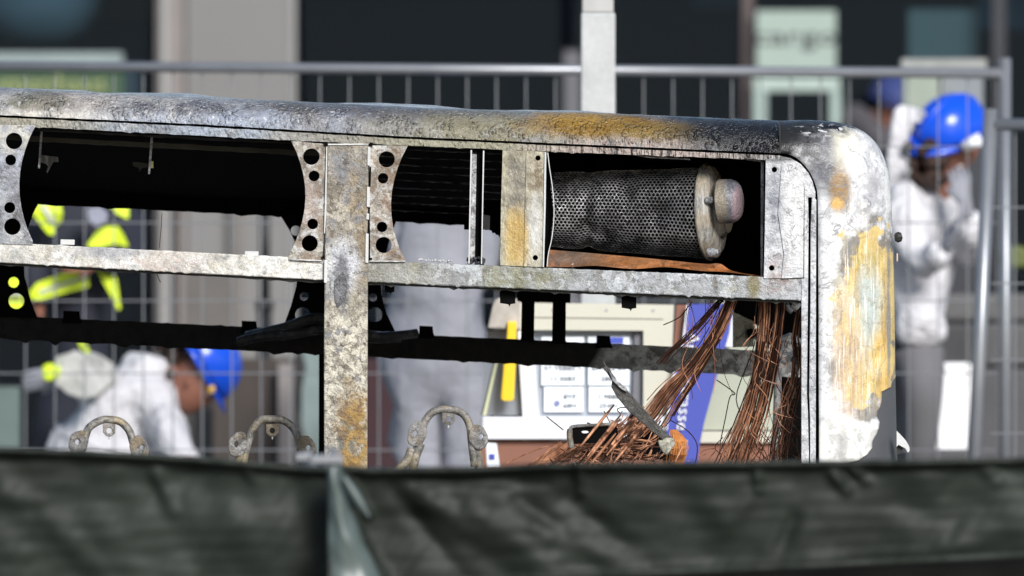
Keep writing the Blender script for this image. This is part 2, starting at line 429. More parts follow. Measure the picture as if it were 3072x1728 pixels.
m_far = burnt('grey wet far rail metal', (.50,.50,.50), (.25,.25,.25), [dict(c=(.75,.75,.76), noise=(26, .5, .6), amt=.7), dict(c=(.006,.006,.006), zone=(850, 960, 990, 400, .02, .02, 3))], rough=.45, spec=.2)
m_silver = burnt('wet steel mesh', (.40,.40,.40), (.20,.20,.20), [dict(c=(.05,.05,.05), zone=(1950, 600, 130, 90, .6, .5, 10), amt=.85), dict(c=(.04,.04,.04), zone=(1800, 780, 500, 55, .5, .4, 8), amt=.9), dict(c=(.03,.03,.03), noise=(14, .52, .62), amt=.7)], rough=.25, metal=.35, fine=.2)
m_ring = burnt('heat-tinted end ring', (.46,.44,.40), (.34,.33,.32), [dict(c=(.50,.42,.30), noise=(14, .45, .6), amt=.8), dict(c=(.20,.20,.21), noise=(30, .55, .6), st=(3,1,1), amt=.6)], rough=.3, fine=.2, st=(3, 1, .5))
m_dome = burnt('violet-grey outlet pipe', (.20,.205,.24), (.11,.11,.13), [dict(c=(.34,.25,.27), zone=(2212, 620, 18, 60, .2, .5, 20), amt=.9), dict(c=(.40,.34,.24), zone=(2158, 620, 22, 90, .5, .4, 20), amt=.8)], rough=.3, fine=.3)
m_rust = burnt('orange rusted tray', (.42,.15,.045), (.20,.085,.035), [dict(c=(.10,.08,.06), zone=(1730, 770, 100, 40, .5, .5), amt=.8), dict(c=(.42,.18,.06), zone=(1900, 780, 130, 25, .6, .5), amt=.5)], rough=.45, fine=.35)
m_seat = burnt('scorched seat tube', (.34,.32,.29), (.20,.19,.17), [dict(c=(.42,.33,.18), noise=(14, .48, .6), amt=.75), dict(c=(.55,.54,.50), noise=(24, .56, .64), amt=.5)], rough=.35, fine=.4)
m_clamp = burnt('grey melted clamp', (.36,.35,.34), (.20,.19,.18), [dict(c=(.42,.31,.17), noise=(12, .48, .6), amt=.6)], rough=.35, bs=2)
m_inner = plain('dark grey primer', (.075,.077,.085), .45, vary=.12)
m_cop = NT('bare copper strand')
_c = m_cop.mix(m_cop.ramp(m_cop.noise(45, 3, (1, 1, .3)), .35, .65), (.18,.07,.037), (.62,.31,.18))
m_cop = m_cop.fin(_c, .62, .1, .3)
m_copd = plain('charred and shaded copper strand', (.05,.022,.015), .4, .1, vary=.6, vs=40)
m_olive = burnt('olive burnt plate', (.50,.48,.38), (.25,.24,.19), [], rough=.4)
m_brass = plain('pale brass scrap', (.5,.45,.2), .4)
m_pale = plain('pale ash lug', (.55,.55,.54), .5, bump=(120, .6, .003))

m_galv = burnt('galvanised post steel', (.50,.51,.51), (.42,.43,.43), [dict(c=(.42,.43,.43), noise=(12, .5, .65), amt=.5)], rough=.4, fine=.05, bs=.3, mott=.12, gain=1.0, patch=.0)
m_fence = plain('galvanised fence steel', (.25,.26,.28), .35, .45, vary=.2)
m_fence2 = plain('dull weathered fence tube', (.26,.27,.29), .4, .4, vary=.3)
m_conc = plain('smooth pale concrete', (.175,.170,.165), .8, vary=.08, vs=1.5, bump=(20, .2, .003))
m_conc2 = plain('pale aluminium trim', (.27,.266,.258), .5, vary=.05)
m_conc3 = plain('warm grey cladding', (.20,.18,.172), .7, vary=.08)
m_dark = plain('dark anodised frame', (.02,.022,.03), .4)
m_intwall = plain('dark shop interior', (.010,.018,.05), .8, vary=.7, vs=.8)
m_intfloor = plain('shop floor', (.03,.03,.035), .7)
m_ground = plain('wet asphalt', (.05,.05,.052), .5, vary=.3, vs=3, bump=(80, .4, .005))
m_pave = plain('grey paving', (.12,.12,.12), .7, vary=.2, vs=3)
m_kerb = plain('granite kerb', (.19,.185,.18), .75, vary=.35, vs=9, bump=(40, .4, .004))
m_black = plain('matt black paint', (.012,.012,.013), .5)
m_shade = plain('dark maroon curtain', (.03,.009,.012), .8)
m_brnwall = plain('dark brown board', (.045,.035,.03), .8)
m_suit = plain('white disposable coverall', (.58,.57,.59), .65, vary=.28, vs=5, bump=(9, .9, .07))
m_suitg = plain('grey-white disposable coverall', (.26,.265,.30), .7, vary=.10, vs=3, bump=(6, .6, .05))
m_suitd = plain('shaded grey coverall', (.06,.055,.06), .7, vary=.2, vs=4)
m_trs = plain('grey work trousers', (.13,.127,.135), .8, vary=.2)
m_blue = plain('glossy blue helmet plastic', (.006,.075,.62), .22, vary=.05)
m_skin = plain('skin', (.24,.10,.065), .5, vary=.1)
m_hair = plain('curly brown hair', (.035,.014,.007), .6, vary=.6, vs=30, bump=(60, 1, .02))
m_hiv = plain('fluorescent yellow reflective tape', (.62,.78,.02), .6, vary=.12, vs=10)
m_hiv2 = plain('silver reflective stripe', (.45,.46,.42), .35)
m_navy = plain('navy turnout cloth', (.012,.014,.025), .8, vary=.4, vs=6)
m_glove = plain('pale work glove', (.55,.56,.45), .8)
m_strapc = plain('yellow helmet clip', (.75,.45,.05), .4)
m_cream = plain('cream painted panel', (.56,.54,.45), .4, vary=.06, vs=4)
m_kw = plain('white painted frame', (.70,.71,.74), .35, vary=.02)
m_kbrown = plain('red-brown base panel', (.22,.09,.055), .55, vary=.3, vs=6)
m_kgreen = plain('pale green-cream side', (.38,.40,.32), .45, vary=.05)
m_kglass = plain('greyed glass', (.22,.24,.27), .12, vary=.3, vs=5)
m_yel = plain('yellow plastic grip', (.85,.56,.02), .4, vary=.02)
m_banner = plain('blue printed vinyl', (.055,.075,.38), .4, vary=.05)
m_ink = plain('dark print', (.03,.03,.04), .6)
m_wink = plain('white print', (.8,.8,.82), .6)
m_card = plain('white display card', (.78,.83,.88), .5, vary=.03)
m_stone = plain('mottled buff stone', (.42,.38,.33), .7, vary=.5, vs=25)
m_poster = plain('pale green poster board', (.28,.35,.31), .5, vary=.04)
m_poster2 = plain('dark green poster board', (.10,.14,.12), .5, vary=.1)
m_shopg = plain('dark green shop sign', (.02,.06,.025), .5, vary=.3, vs=3)
m_signtxt = plain('yellow-green letter', (.32,.36,.14), .6)
m_teal = plain('teal grey bowl shade', (.13,.18,.19), .5, vary=.3, vs=1.5)
m_warm = plain('warm brown shelf', (.08,.06,.05), .7, vary=.5, vs=3)
m_leaf = plain('yellow-green jacket cloth', (.10,.12,.03), .7, vary=.4)

# tarpaulin
t_ = NT('dark green pvc tarpaulin')
_c = t_.mix(t_.ramp(t_.noise(1.3, 4), .35, .65), (.013,.016,.0125), (.023,.029,.0235))
t_.bump([(t_.noise(1.6, 2, (1.5, 1, .8), dist=.3), .05, .05)])
m_tarp = t_.fin(_c, t_.ramp(t_.noise(2, 3), .3, .7, .54, .66), 0.0, .28)

# glass pane
g_ = bpy.data.materials.new('shop window glass'); g_.use_nodes = True; _t = g_.node_tree; _t.nodes.clear()
_o = _t.nodes.new('ShaderNodeOutputMaterial'); _m = _t.nodes.new('ShaderNodeMixShader'); _a = _t.nodes.new('ShaderNodeBsdfTransparent'); _b = _t.nodes.new('ShaderNodeBsdfGlossy'); _f = _t.nodes.new('ShaderNodeFresnel')
_a.inputs[0].default_value = (.72,.80,.86,1); _b.inputs[0].default_value = (.14,.20,.34,1); _b.inputs['Roughness'].default_value = .05; _f.inputs[0].default_value = 1.45
_t.links.new(_f.outputs[0], _m.inputs[0]); _t.links.new(_a.outputs[0], _m.inputs[1]); _t.links.new(_b.outputs[0], _m.inputs[2]); _t.links.new(_m.outputs[0], _o.inputs[0])
m_glass = g_

# ================================================================== SETTING
mb = MB(); mb.quad((-150,-80,0),(150,-80,0),(150,150,0),(-150,150,0))
# the street falls away in front so the plaza behind stands higher
setp(mb.build('ground', m_ground), kind='structure')
ZP = 1.28                                              # level of the raised plaza behind the street
mb = MB(); mb.box(-20, 20, 4.2, 44.0, 0.004, ZP)
setp(mb.build('plaza', m_pave), kind='structure')
mb = MB(); mb.box(-20, 20, 4.0, 4.197, 0.004, ZP+.12)
setp(mb.build('kerb', m_kerb, bevel=.015), kind='structure')

# ================================================================== BUS
BUS = thing('burnt_bus', (0.4, 1.2, 0.0), 'burnt-out bus shell with bare scorched window frame and yellow-stained rear corner', 'bus')
def part(name, mb, mat, **k): return mb.build(name, mat, BUS, **k)

XL = -260                                              # body runs out of the picture on the left
top_c = S([(-220,205),(0,217),(300,233),(700,250),(1100,270),(1500,281),(1760,292),(1963,301)])
groove = S([(-220,282),(0,292),(500,315),(1000,345),(1600,372),(1963,388)])
hbot = S([(-220,308),(0,315),(90,319),(730,353),(1260,376),(1385,381),(1930,402)])
# roof edge (cantrail): convex sheet from the seam up and back to the roof
P = []
NX = 150
for r in range(13):
    a = r/12*math.pi/2; row = []
    for i in range(NX):
        px = lerp(XL, 2341, i/(NX-1))
        yb = pl(groove, px)-3; yt = pl(top_c, px)
        py = yb + (yt-yb)*math.sin(a); Y = 0.15*(1-math.cos(a)) + .002*nz(px*.02, r*.6, 1)
        p = W(px, py, 0); p.y = Y
        p.z += .0015*nz(px*.03, r*.5, 4)
        row.append(p)
    P.append(row)
part('roof_edge_panel', MB().grid(P), m_cant, smooth=True)
# roof skin, dented by the fire, runs across to the far side
P = []
dent = [(-260,0),(0,6),(240,12),(300,6),(440,16),(560,18),(700,6),(1000,6),(1120,16),(1300,18),(1430,3),(1560,9),(1760,12),(1900,2),(2100,3),(2341,1)]
for j in range(15):
    v = j/14; row = []
    for i in range(NX):
        px = lerp(XL, 2341, i/(NX-1))
        p = W(px, pl(top_c, px), 0); p.y = .151 + v*2.2
        b = math.sin(min(1, v*4)*math.pi/2)
        p.z += b*(pl(dent, px)*.001 + .0022*nz(px*.012, v*9, 2)) - v*.17*max(0, v-.2) + .002*b
        row.append(p)
    P.append(row)
m_roof = burnt('pale wet roof skin', (.55,.56,.58), (.34,.35,.37), [dict(c=(.05,.05,.05), zone=(2250, 350, 420, 90, .3, .3, 8))], rough=.25, fine=.3)
part('roof', MB().grid(P), m_roof, smooth=True)
# seam strip and dark recess behind it
mb = MB()
for i in range(NX-1):
    a = lerp(XL, 2341, i/(NX-1)); b = lerp(XL, 2341, (i+1)/(NX-1))
    A = W(a, pl(groove, a)-8, 0); B = W(b, pl(groove, b)-8, 0); C = W(b, pl(groove, b)+8, 0); D = W(a, pl(groove, a)+8, 0)
    for p in (A, B, C, D): p.y = .022
    mb.quad(D, C, B, A)
part('seam_recess', mb, m_soot)
def bar(x0, x1, top, bot, Y, t, n=60, amp=.0012, rough_bot=0.0, seed=0.0, rtop=0.0):
    """sheet-metal box rail lofted along x; top/bot are photo-height functions"""
    mb = MB(); rows = []
    for i in range(n+1):
        px = lerp(x0, x1, i/n)
        a = W(px, top(px), Y); b = W(px, bot(px), Y)
        def j(k): return amp*nz(px*.05, k*7.3+seed, 1.7)
        rb = rough_bot*max(0, nz(px*.16, seed+3, 5)*2.2 - .1); rt = rtop*max(0, nz(px*.2, seed+9, 5)*2.2 - .25)
        rows.append([Vector((a.x, Y+j(1), a.z+j(2)+rt)), Vector((b.x, Y+j(3), b.z+j(4)-rb)), Vector((b.x, Y+t, b.z+j(5)-rb)), Vector((a.x, Y+t, a.z+j(6)+rt))])
    mb.grid(rows, closed=True)
    n0 = len(mb.v)-len(rows)*4
    mb.f.append((n0, n0+1, n0+2, n0+3)); mb.m.append(0)
    e = len(mb.v)-4; mb.f.append((e+3, e+2, e+1, e)); mb.m.append(0)
    return mb
o = part('window_header', bar(XL, 2341, lambda x: pl(groove, x)+4, lambda x: pl(hbot, x), 0.004, .05, n=200, rough_bot=.004, amp=.0015), m_header); fixn(o)
# lower rail of the near window openings
rtL = lambda x: 727+(x)*.0505; rbL = lambda x: 788+x*.0540
rtR = lambda x: 781+(x-1103)*.0415; rbR = lambda x: 846+(x-1103)*.0430
fixn(part('window_rail', bar(XL, 976, rtL, rbL, .004, .055, n=120, rough_bot=.004, rtop=.003), m_rail_l, bevel=.0035))
fixn(part('window_rail', bar(1101, 2412, rtR, rbR, .004, .055, n=140, rough_bot=.004, rtop=.002, seed=5), m_rail_r, bevel=.0035))
# dark lip under the rails
part('rail_flange', bar(XL, 976, lambda x: rbL(x)+1, lambda x: rbL(x)+7, .02, .05, n=60, rough_bot=.006, seed=2), m_soot2)
part('rail_flange', bar(1101, 2400, lambda x: rbR(x)+1, lambda x: rbR(x)+7, .02, .05, n=90, rough_bot=.008, seed=3), m_soot2)
# window post
post = [(980, 432), (1106, 428), (1104, 700), (1103, 1000), (1102, 1430), (972, 1430), (972, 1000), (975, 700)]
part('window_post', MB().plate(post, Y=-.006, t=.07), m_post, bevel=.004)
for xa, ya, yb in ((1103, 440, 498), (1101, 560, 622), (1099, 640, 660), (1097, 700, 790), (973, 780, 850)):
    part('weld_edge', MB().plate([(xa, ya), (xa+9, ya+1), (xa+8, yb), (xa-1, yb-1)], Y=-.011, t=.012), m_pale, bevel=.002)
part('torn_flake', MB().plate([(1003,842),(1028,815),(1040,838),(1042,870),(1034,905),(1012,925),(1004,900)], Y=-.009, t=.002), burnt('bare grey metal', (.16,.16,.17), (.08,.08,.09), rough=.3))
part('weld_edge', MB().plate([(979, 440), (982, 440), (979, 640), (975, 700), (972, 700)], Y=-.0085, t=.004), m_pale)
# perforated brackets
def bracket(pts, holes, Y, mat, t=.006, **k):
    return part('perforated_bracket', MB().plate(pts, [circ(*h) for h in holes], Y=Y, t=t), mat, bevel=(.0012 if Y < 1 else 0), **k)
def arcpts(a, b, waist, n=10):
    out = []
    for i in range(n+1):
        f = i/n; y = lerp(a[1], b[1], f); x = lerp(a[0], b[0], f) + (waist-(a[0]+b[0])/2)*math.sin(f*math.pi)**.85
        out.append((x, y))
    return out
bracket([(978, 432)] + arcpts((873, 423), (864, 768), 916) + [(866, 782), (966, 790), (974, 700)],
        [(934,470,24.5), (942,528,16), (938,672,16), (929,730,24)], .0, m_gus)
bracket([(1108, 436)] + [(1110, 784)] + list(reversed(arcpts((1224, 437), (1216, 782), 1173))),
        [(1160,478,24), (1149,535,15.5), (1146,681,15.5), (1151,735,24)], .0, m_gus)
bracket([(XL, 372)] + [(104, 376)] + arcpts((106, 379), (98, 722), 58) + [(98, 735), (XL, 722)],
        [(42,423,24.5), (32,480,16), (29,623,16.5), (37,680,24.5)], .0, m_gus_l)
# shadow-side liners just behind the brackets (open box section: thin returns)
for pts in ([(873,423),(864,768)],):
    pass
for (x0, y0, x1, y1) in ((972,425,984,438),(1108,427,1119,439),(964,769,974,777),(1106,773,1117,780)):
    part('corner_notch', MB().plate([(x0,y0),(x1,y0+1),(x1-1,y1),(x0+1,y1-1)], Y=-.0075, t=.004), m_soot)
part('joint_slit', MB().plate([(981,440),(984,440),(981,560),(977,700),(973,768),(970,768),(975,690),(978,560)], Y=-.0078, t=.004), m_soot2)
part('joint_slit', MB().plate([(1110,500),(1114,500),(1112,560),(1108,560)], Y=-.0078, t=.004), m_soot)
part('joint_slit', MB().plate([(1106,622),(1110,622),(1107,700),(1103,700)], Y=-.0078, t=.004), m_soot)
part('weld_bead', bar(984, 1104, lambda x: 431, lambda x: 435, -.010, .006, n=50, amp=.0015), m_pale)
part('weld_bead', bar(870, 966, lambda x: 777+(x-870)*.04, lambda x: 780+(x-870)*.04, -.006, .006, n=40, amp=.0015), m_pale)
part('weld_bead', bar(1108, 1216, lambda x: 782, lambda x: 785, -.006, .006, n=40, amp=.0015), m_pale)
# lugs on the lower rail
for (xa, ya, xb, yb) in ((181, 718, 224, 733), (734, 753, 776, 768)):
    mb = MB(); mb.plate([(xa, ya), (xb, ya+1), (xb+rng(2), yb+2), (xa, yb+1)], Y=.014, t=.02)
    part('rail_lug', mb, m_pale, bevel=.002)
mb = MB()
for i in range(26):
    c = W(1255+i*4+rng(3), 780+(i*4)*.04+rng(2), .02+rng(.01)); s_ = random.uniform(.002, .005)
    mb.lathe([(0.0001,-s_),(s_,0),(s_*.7,s_*.8),(.0001,s_)], c, seg=6)
part('melted_glass_crumbs', mb, plain('glass crumbs', (.5,.5,.5), .1), kind='stuff')
mb = MB()
for i in range(40):
    c = W(random.uniform(1404, 1452), random.uniform(773, 793), .02+rng(.012)); s_ = random.uniform(.003, .007)
    mb.lathe([(0.0001,-s_),(s_,0),(s_*.7,s_*.8),(.0001,s_)], c, seg=6)
part('melted_debris', mb, plain('tarry debris', (.05,.05,.055), .15), kind='stuff')

# narrow mullion channel
mu = [(1412, 450), (1452, 451), (1446, 792), (1405, 790)]
part('mullion', MB().plate([(1412,450),(1416,450),(1409,791),(1405,791)], Y=.0, t=.05), m_pale)
part('mullion', MB().plate([(1416,462),(1430,463),(1424,778),(1410,777)], Y=.012, t=.004), m_mull)
part('mullion', MB().plate([(1430,450),(1450,451),(1443,791),(1424,790)], Y=.035, t=.01), m_soot)
part('mullion', MB().plate([(1449,452),(1453,452),(1446,792),(1443,792)], Y=.0, t=.05), m_pale)
# yellow stained strip panel
ho = [circ(1614,474,8,16), circ(1606,773,8,16)]
part('strip_panel', MB().plate([(1508,451),(1580,452),(1636,456),(1634,600),(1629,801),(1500,796),(1503,620)], ho, Y=-.001, t=.006,
     fy=lambda x, y: (.004 if x < 1512 else (0 if x > 1575 else .012))), m_strip)
part('strip_panel_lip', MB().plate([(1579,454),(1584,454),(1577,799),(1572,799)], Y=-.004, t=.01), m_strip)
part('strip_panel_lip', MB().plate([(1634,456),(1639,457),(1637,620),(1632,801),(1628,801)], Y=-.006, t=.05), m_pale)
part('hole_backing', MB().plate([(1584,456),(1633,456),(1626,796),(1578,794)], Y=.04, t=.01), m_soot)
# warped sheet standing edge-on
mb = MB(); c = curve([(1642,458),(1647,500),(1657,570),(1661,640),(1655,710),(1644,760),(1640,800)], 24)
mb.grid([[W(x, y, .0) for x, y in c], [W(x+2.5, y, .0) for x, y in c], [W(x+2.5, y, .0)+Vector((0,.10,0)) for x, y in c], [W(x, y, .0)+Vector((0,.10,0)) for x, y in c]], closed=False)
part('warped_sheet', mb, m_pale, smooth=False)
mb = MB(); mb.plate([(1642,458),(1660,640),(1642,800),(1634,800),(1640,458)], Y=.05, t=.01); part('warped_sheet_back', mb, m_soot)

# silencer bay
mb = MB(); a = W(1640, 462, 0); b = W(2294, 832, 0)
mb.box(a.x, b.x, .60, .62, b.z-.02, a.z+.04)
part('bay_back', mb, m_soot)
mb = MB()
for (x0,x1,y0,y1,dz) in ((1640,2294,0,0,0),):
    A0, A1 = W(1640, 470, 0), W(2294, 486, 0); mb.quad((A0.x,.06,A0.z),(A1.x,.06,A1.z),(A1.x,.6,A1.z),(A0.x,.6,A0.z))
part('bay_top', mb, m_soot)
mb = MB(); A0, A1 = W(1640, 796, 0), W(2294, 826, 0); mb.box(A0.x, A1.x, .06, .6, A1.z-.035, A1.z-.03); part('bay_floor', mb, m_soot)
mb = MB(); A0, A1 = W(1636, 470, 0), W(1640, 812, 0); mb.box(A0.x, A1.x, .06, .6, A1.z, A0.z); part('bay_side', mb, m_soot)
mb = MB(); A0, A1 = W(2290, 470, 0), W(2294, 832, 0); mb.box(A0.x, A1.x, .06, .6, A1.z, A0.z); part('bay_side', mb, m_soot)
m_lip = burnt('bright scraped lip', (.40,.40,.40), (.16,.16,.16), rough=.3)
part('bay_lip', MB().plate([(2283,482),(2291,484),(2291,600),(2287,828),(2282,828)], Y=.05, t=.012), m_lip)
part('bay_lip', MB().plate([(2215,473),(2291,482),(2291,487),(2215,477)], Y=.05, t=.012), m_lip)
part('bay_lip', MB().plate([(1880,462),(1950,470),(2070,476),(2070,480),(1950,474)], Y=.03, t=.01), m_lip)
# rusted tray
tc = curve([(1636,747,0),(1760,757,0),(1960,775,0),(2110,790,0),(2160,790,0),(2200,812,0),(2282,826,0)], 40)
bc = curve([(1640,800,0),(1720,800,0),(1790,797,0),(1900,806,0),(2000,801,0),(2100,812,0),(2180,816,0),(2282,829,0)], 40)
P = []
for r in range(6):
    f = r/5; row = []
    for (x, y, _), (x2, y2, _) in zip(tc, bc):
        X = lerp(x, x2, f); row.append(W(X, lerp(y, y2, f), 0) + Vector((0, .085-.045*f + .01*nz(X*.01, f*2, 3), 0)))
    P.append(row)
part('rusted_tray', MB().grid(P), m_rust, smooth=True)
part('tray_clip', MB().plate([(1668,797),(1672,793),(1712,795),(1720,790),(1721,802),(1712,801),(1676,801)], Y=.05, t=.008), m_pale)

# silencer: perforated heat shield around a dark drum
SIL = part('silencer', MB().lathe([(.001,-.24),(.078,-.23),(.082,0),(.086,.21),(.08,.225),(.001,.225)], (0,0,0), 'X', 40), m_soot, smooth=True)
ax0 = W(1655, 630, .30); ax1 = W(2120, 641, .26)
ax0.y = .25; ax1.y = .20
Rr0 = .113; Rr1 = .138
dirx = (ax1-ax0).normalized()
SIL.data.transform(Matrix.Translation((ax0+ax1)/2) @ dirx.to_track_quat('X', 'Z').to_matrix().to_4x4())
Ls = (ax1-ax0).length
ez = Vector((0,0,1)); ey = dirx.cross(ez).normalized()*-1; ez = dirx.cross(ey).normalized(); ez = ez if ez.z > 0 else -ez
ey = Vector((0, 1, 0)) - dirx*dirx.y; ey.normalize()
def shell(s_, a, off=0.0):
    """s_ metres along, a angle (0 = toward the viewer, + up)"""
    f = s_/Ls; r = lerp(Rr0, Rr1, f) + off
    # crush dents
    r -= .010*math.exp(-((s_-.115)/.018)**2)*(1 if a < .2 else .5)
    r -= .012*math.exp(-((s_-.235)/.022)**2 - ((a-.6)/.5)**2)
    r -= .022*math.exp(-((s_-.33)/.06)**2 - ((a+.05)/.40)**2)
    r -= .018*math.exp(-((s_-.17)/.05)**2 - ((a+.75)/.30)**2)
    r -= .012*math.exp(-((s_-.05)/.06)**2 - ((a-.9)/.4)**2)
    r += .003*nz(s_*18, a*3, 3)
    c = ax0 + dirx*s_
    return c - ey*(math.cos(a)*r) + ez*(math.sin(a)*r)
pit = .0118; mb = MB(); nr = int(math.radians(230)*.12/(pit*.866)); ncx = int(Ls/pit)
for iy in range(nr):
    a = -R(125) + iy*(pit*.866)/.122
    for ix in range(ncx):
        s_ = (ix+.5+(.5 if iy % 2 else 0))*pit
        base = len(mb.v)
        for k in range(6):
            th = math.pi/6 + k*math.pi/3
            du = math.cos(th); dv = math.sin(th)
            for rr in (pit*.577, pit*.425):
                mb.v.append(tuple(shell(s_+du*rr, a+dv*rr/.122)))
        for k in range(6):
            k2 = (k+1) % 6
            mb.f.append((base+2*k, base+2*k2, base+2*k2+1, base+2*k+1)); mb.m.append(0)
o = mb.build('perforated_shield', m_silver, SIL)
sm = o.modifiers.new('thick', 'SOLIDIFY'); sm.thickness = .0012
# end ring, flange and outlet (axis leans toward the viewer on the right)
def ringrot(): 
    d = (dirx + Vector((0,-.15,.07))).normalized(); return d.to_track_quat('Z', 'Y').to_matrix()
Q = ringrot(); e0 = W(2120, 636, .2)
mb = MB(); mb.lathe([(.120,-.006),(.146,-.002),(.149,.006),(.140,.010),(.142,.020),(.137,.026),(.128,.030),(.122,.036),(.10,.040),(.001,.042)], e0, seg=56, rot=Q)
mb.build('end_ring', m_ring, SIL, smooth=True)
e1 = e0 + (Q @ Vector((0, 0, .036))) + Vector((.004, 0, .010))
mb = MB(); mb.lathe([(.086,0),(.085,.012),(.078,.020),(.076,.024)], e1, seg=40, rot=Q); mb.build('outlet_collar', m_ring, SIL, smooth=True)
e1 = W(2160, 605, .10)
mb = MB(); mb.lathe([(.067,.0),(.067,.022),(.066,.038),(.060,.052),(.048,.062),(.03,.067),(.001,.069)], e1, seg=40, rot=Q); mb.build('outlet_pipe', m_dome, SIL, smooth=True)
for (x, y, r_) in ((2137, 600, .010), (2143, 757, .014)):
    c = W(x, y, .06); mb = MB(); mb.lathe([(.001,-.02),(r_,-.02),(r_,.002),(r_*.6,.004),(r_*.6,.012),(.001,.013)], c, seg=12, rot=Q)
    mb.build('clamp_bolt', m_mull, SIL)

# right plate + rear pillar strips
part('rear_pillar_plate', MB().plate([(2297,477),(2341,478),(2370,486),(2395,505),(2412,532),(2412,560),(2410,833),(2291,836),(2294,700)], [circ(2323,509,8,16), circ(2315,804,8,16)], Y=.0, t=.006), m_pillar, bevel=.0015)
part('hole_backing', MB().plate([(2296,480),(2400,520),(2405,830),(2294,832)], Y=.04, t=.01), m_soot)
part('pillar_cover', MB().plate([(2345,497),(2372,505),(2397,527),(2409,550),(2408,832),(2345,835),(2352,760),(2334,640)], Y=-.005, t=.004), m_pillar)
part('corner_arch_plate', MB().plate([(2341,468),(2372,474),(2402,492),(2425,518),(2438,545),(2446,575),(2446,592),(2420,592),(2412,556),(2396,525),(2370,500),(2341,490)], Y=-.001, t=.006), m_pillar)
part('rear_pillar', MB().plate([(2413,560),(2424,585),(2426,660),(2424,900),(2421,1180),(2424,1240),(2428,1420),(2404,1420),(2404,838),(2412,836)], Y=.0, t=.04), m_pillar, bevel=.002)
part('rear_pillar_trim', MB().plate([(2436,580),(2449,600),(2448,900),(2447,1420),(2430,1420),(2430,1260),(2427,1180),(2431,900),(2432,680)], Y=-.002, t=.03), m_pillar, bevel=.002)
part('pillar_slot', MB().plate([(2408,556),(2460,556),(2460,1420),(2408,1420)], Y=.034, t=.01), m_soot)

# rear corner skin
inner = [(2341,460),(2365,463),(2395,478),(2425,510),(2443,545),(2452,580),(2454,640),(2455,800),(2456,950),(2456,1100),(2457,1250),(2457,1420)]
outer = [(2341,359),(2440,357),(2530,367),(2590,390),(2634,430),(2662,490),(2674,560),(2682,720),(2687,900),(2689,1100),(2692,1250),(2696,1420)]
NV = 110
ic = curve(inner, NV); oc = curve(outer, NV)
tear = [(1120,2690),(1136,2689),(1140,2681),(1175,2672),(1176,2660),(1172,2648),(1200,2646),(1225,2642),(1240,2628),(1262,2640),(1290,2637),(1320,2622),(1330,2610),(1348,2620),(1365,2600),(1385,2570),(1395,2520),(1400,2480),(1430,2470)]
def corner(tearing, off):
    P = []; NU = 22
    for i in range(NV):
        (xi, yi), (xo, yo) = ic[i], oc[i]; row = []
        am = math.pi/2
        if tearing and yo > 1120:
            xr = xo
            for (ya, xa), (yb, xb) in zip(tear, tear[1:]):
                if ya != yb and min(ya, yb) <= yo <= max(ya, yb): xr = lerp(xa, xb, (yo-ya)/(yb-ya))
            if yo > 1400: xr = 2475
            xr += 2.5*nz(yo*.09, 3, 1)
            f = max(.05, min(1, (xr-xi)/(xo-xi))); am = math.asin(f)
        for j in range(NU):
            a = am*j/(NU-1); s_ = math.sin(a)
            x = lerp(xi, xo, s_); y = lerp(yi, yo, s_)
            p = W(x, y, 0); p.y = .16*(1-math.cos(a)) + off + .0015*nz(x*.02, y*.02, 2)
            row.append(p)
        if not tearing:
            pass
        P.append(row)
    return P
o = part('rear_corner_skin', MB().grid(corner(True, 0.0)), m_corner, smooth=True)
sm = o.modifiers.new('thick', 'SOLIDIFY'); sm.thickness = .0025; sm.offset = 1
P = corner(False, .012)
P2 = P[int(NV*.70):]
o = part('corner_liner', MB().grid(P2), m_inner, smooth=True)
# skin continues round the back of the bus
P = []; PB = []; PF = []
for i in range(NV):
    q = W(*oc[i], 0)
    (P if oc[i][1] < 640 else PB if oc[i][1] > 1230 else PF).append([Vector((q.x-.002, y, q.z-.05*y)) for y in (.155, .3, .8, 1.5, 2.2)])
    if oc[i][1] >= 640 and oc[i][1] <= 1230: PF[-1] = PF[-1][:2]
part('rear_panel', MB().grid(P), m_inner, smooth=True)
part('rear_panel', MB().grid(PF), m_inner, smooth=True)
part('rear_panel', MB().grid(PB), m_inner, smooth=True)
part('roof_seam', MB().plate([(2338,361),(2341,361),(2342,458),(2339,458)], Y=.0, t=.02), m_black)
# dark groove following the corner
g2 = [(x, y) for x, y in ic]
mb = MB(); mb.grid([[W(x-14+ (0 if i > 25 else 6), y+8, .024) for i, (x, y) in enumerate(g2)], [W(x+6, y-6, .024) for x, y in g2]]); part('seam_recess', mb, m_soot)
# bits on the outside
c = W(2695, 712, .1); mb = MB(); mb.lathe([(.001,-.012),(.012,-.010),(.016,-.002),(.014,.010),(.001,.014)], c, 'X', 10)
mb.tube([W(2683,712,.1), W(2698,712,.1)], .006); o = part('marker_stub', mb, m_soot2)
for v in o.data.vertices: v.co += Vector((nz(*(v.co*90)), 0, nz(*(v.co*70)+Vector((3,3,3))))) * .004
part('bracket_scrap', MB().plate([(2690,1292),(2700,1302),(2718,1322),(2728,1340),(2729,1352),(2724,1358),(2716,1345),(2706,1340),(2696,1334),(2690,1340)], Y=.06, t=.01), m_pale)
part('bracket_scrap', MB().plate([(2690,1315),(2704,1322),(2712,1338),(2704,1356),(2690,1368)], [circ(2699,1335,4,10)], Y=.075, t=.01), m_soot2)
part('bracket_scrap', MB().plate([(2690,760),(2694,760),(2694,782),(2690,785)], Y=.12, t=.02), plain('buff plastic', (.5,.4,.32), .5))

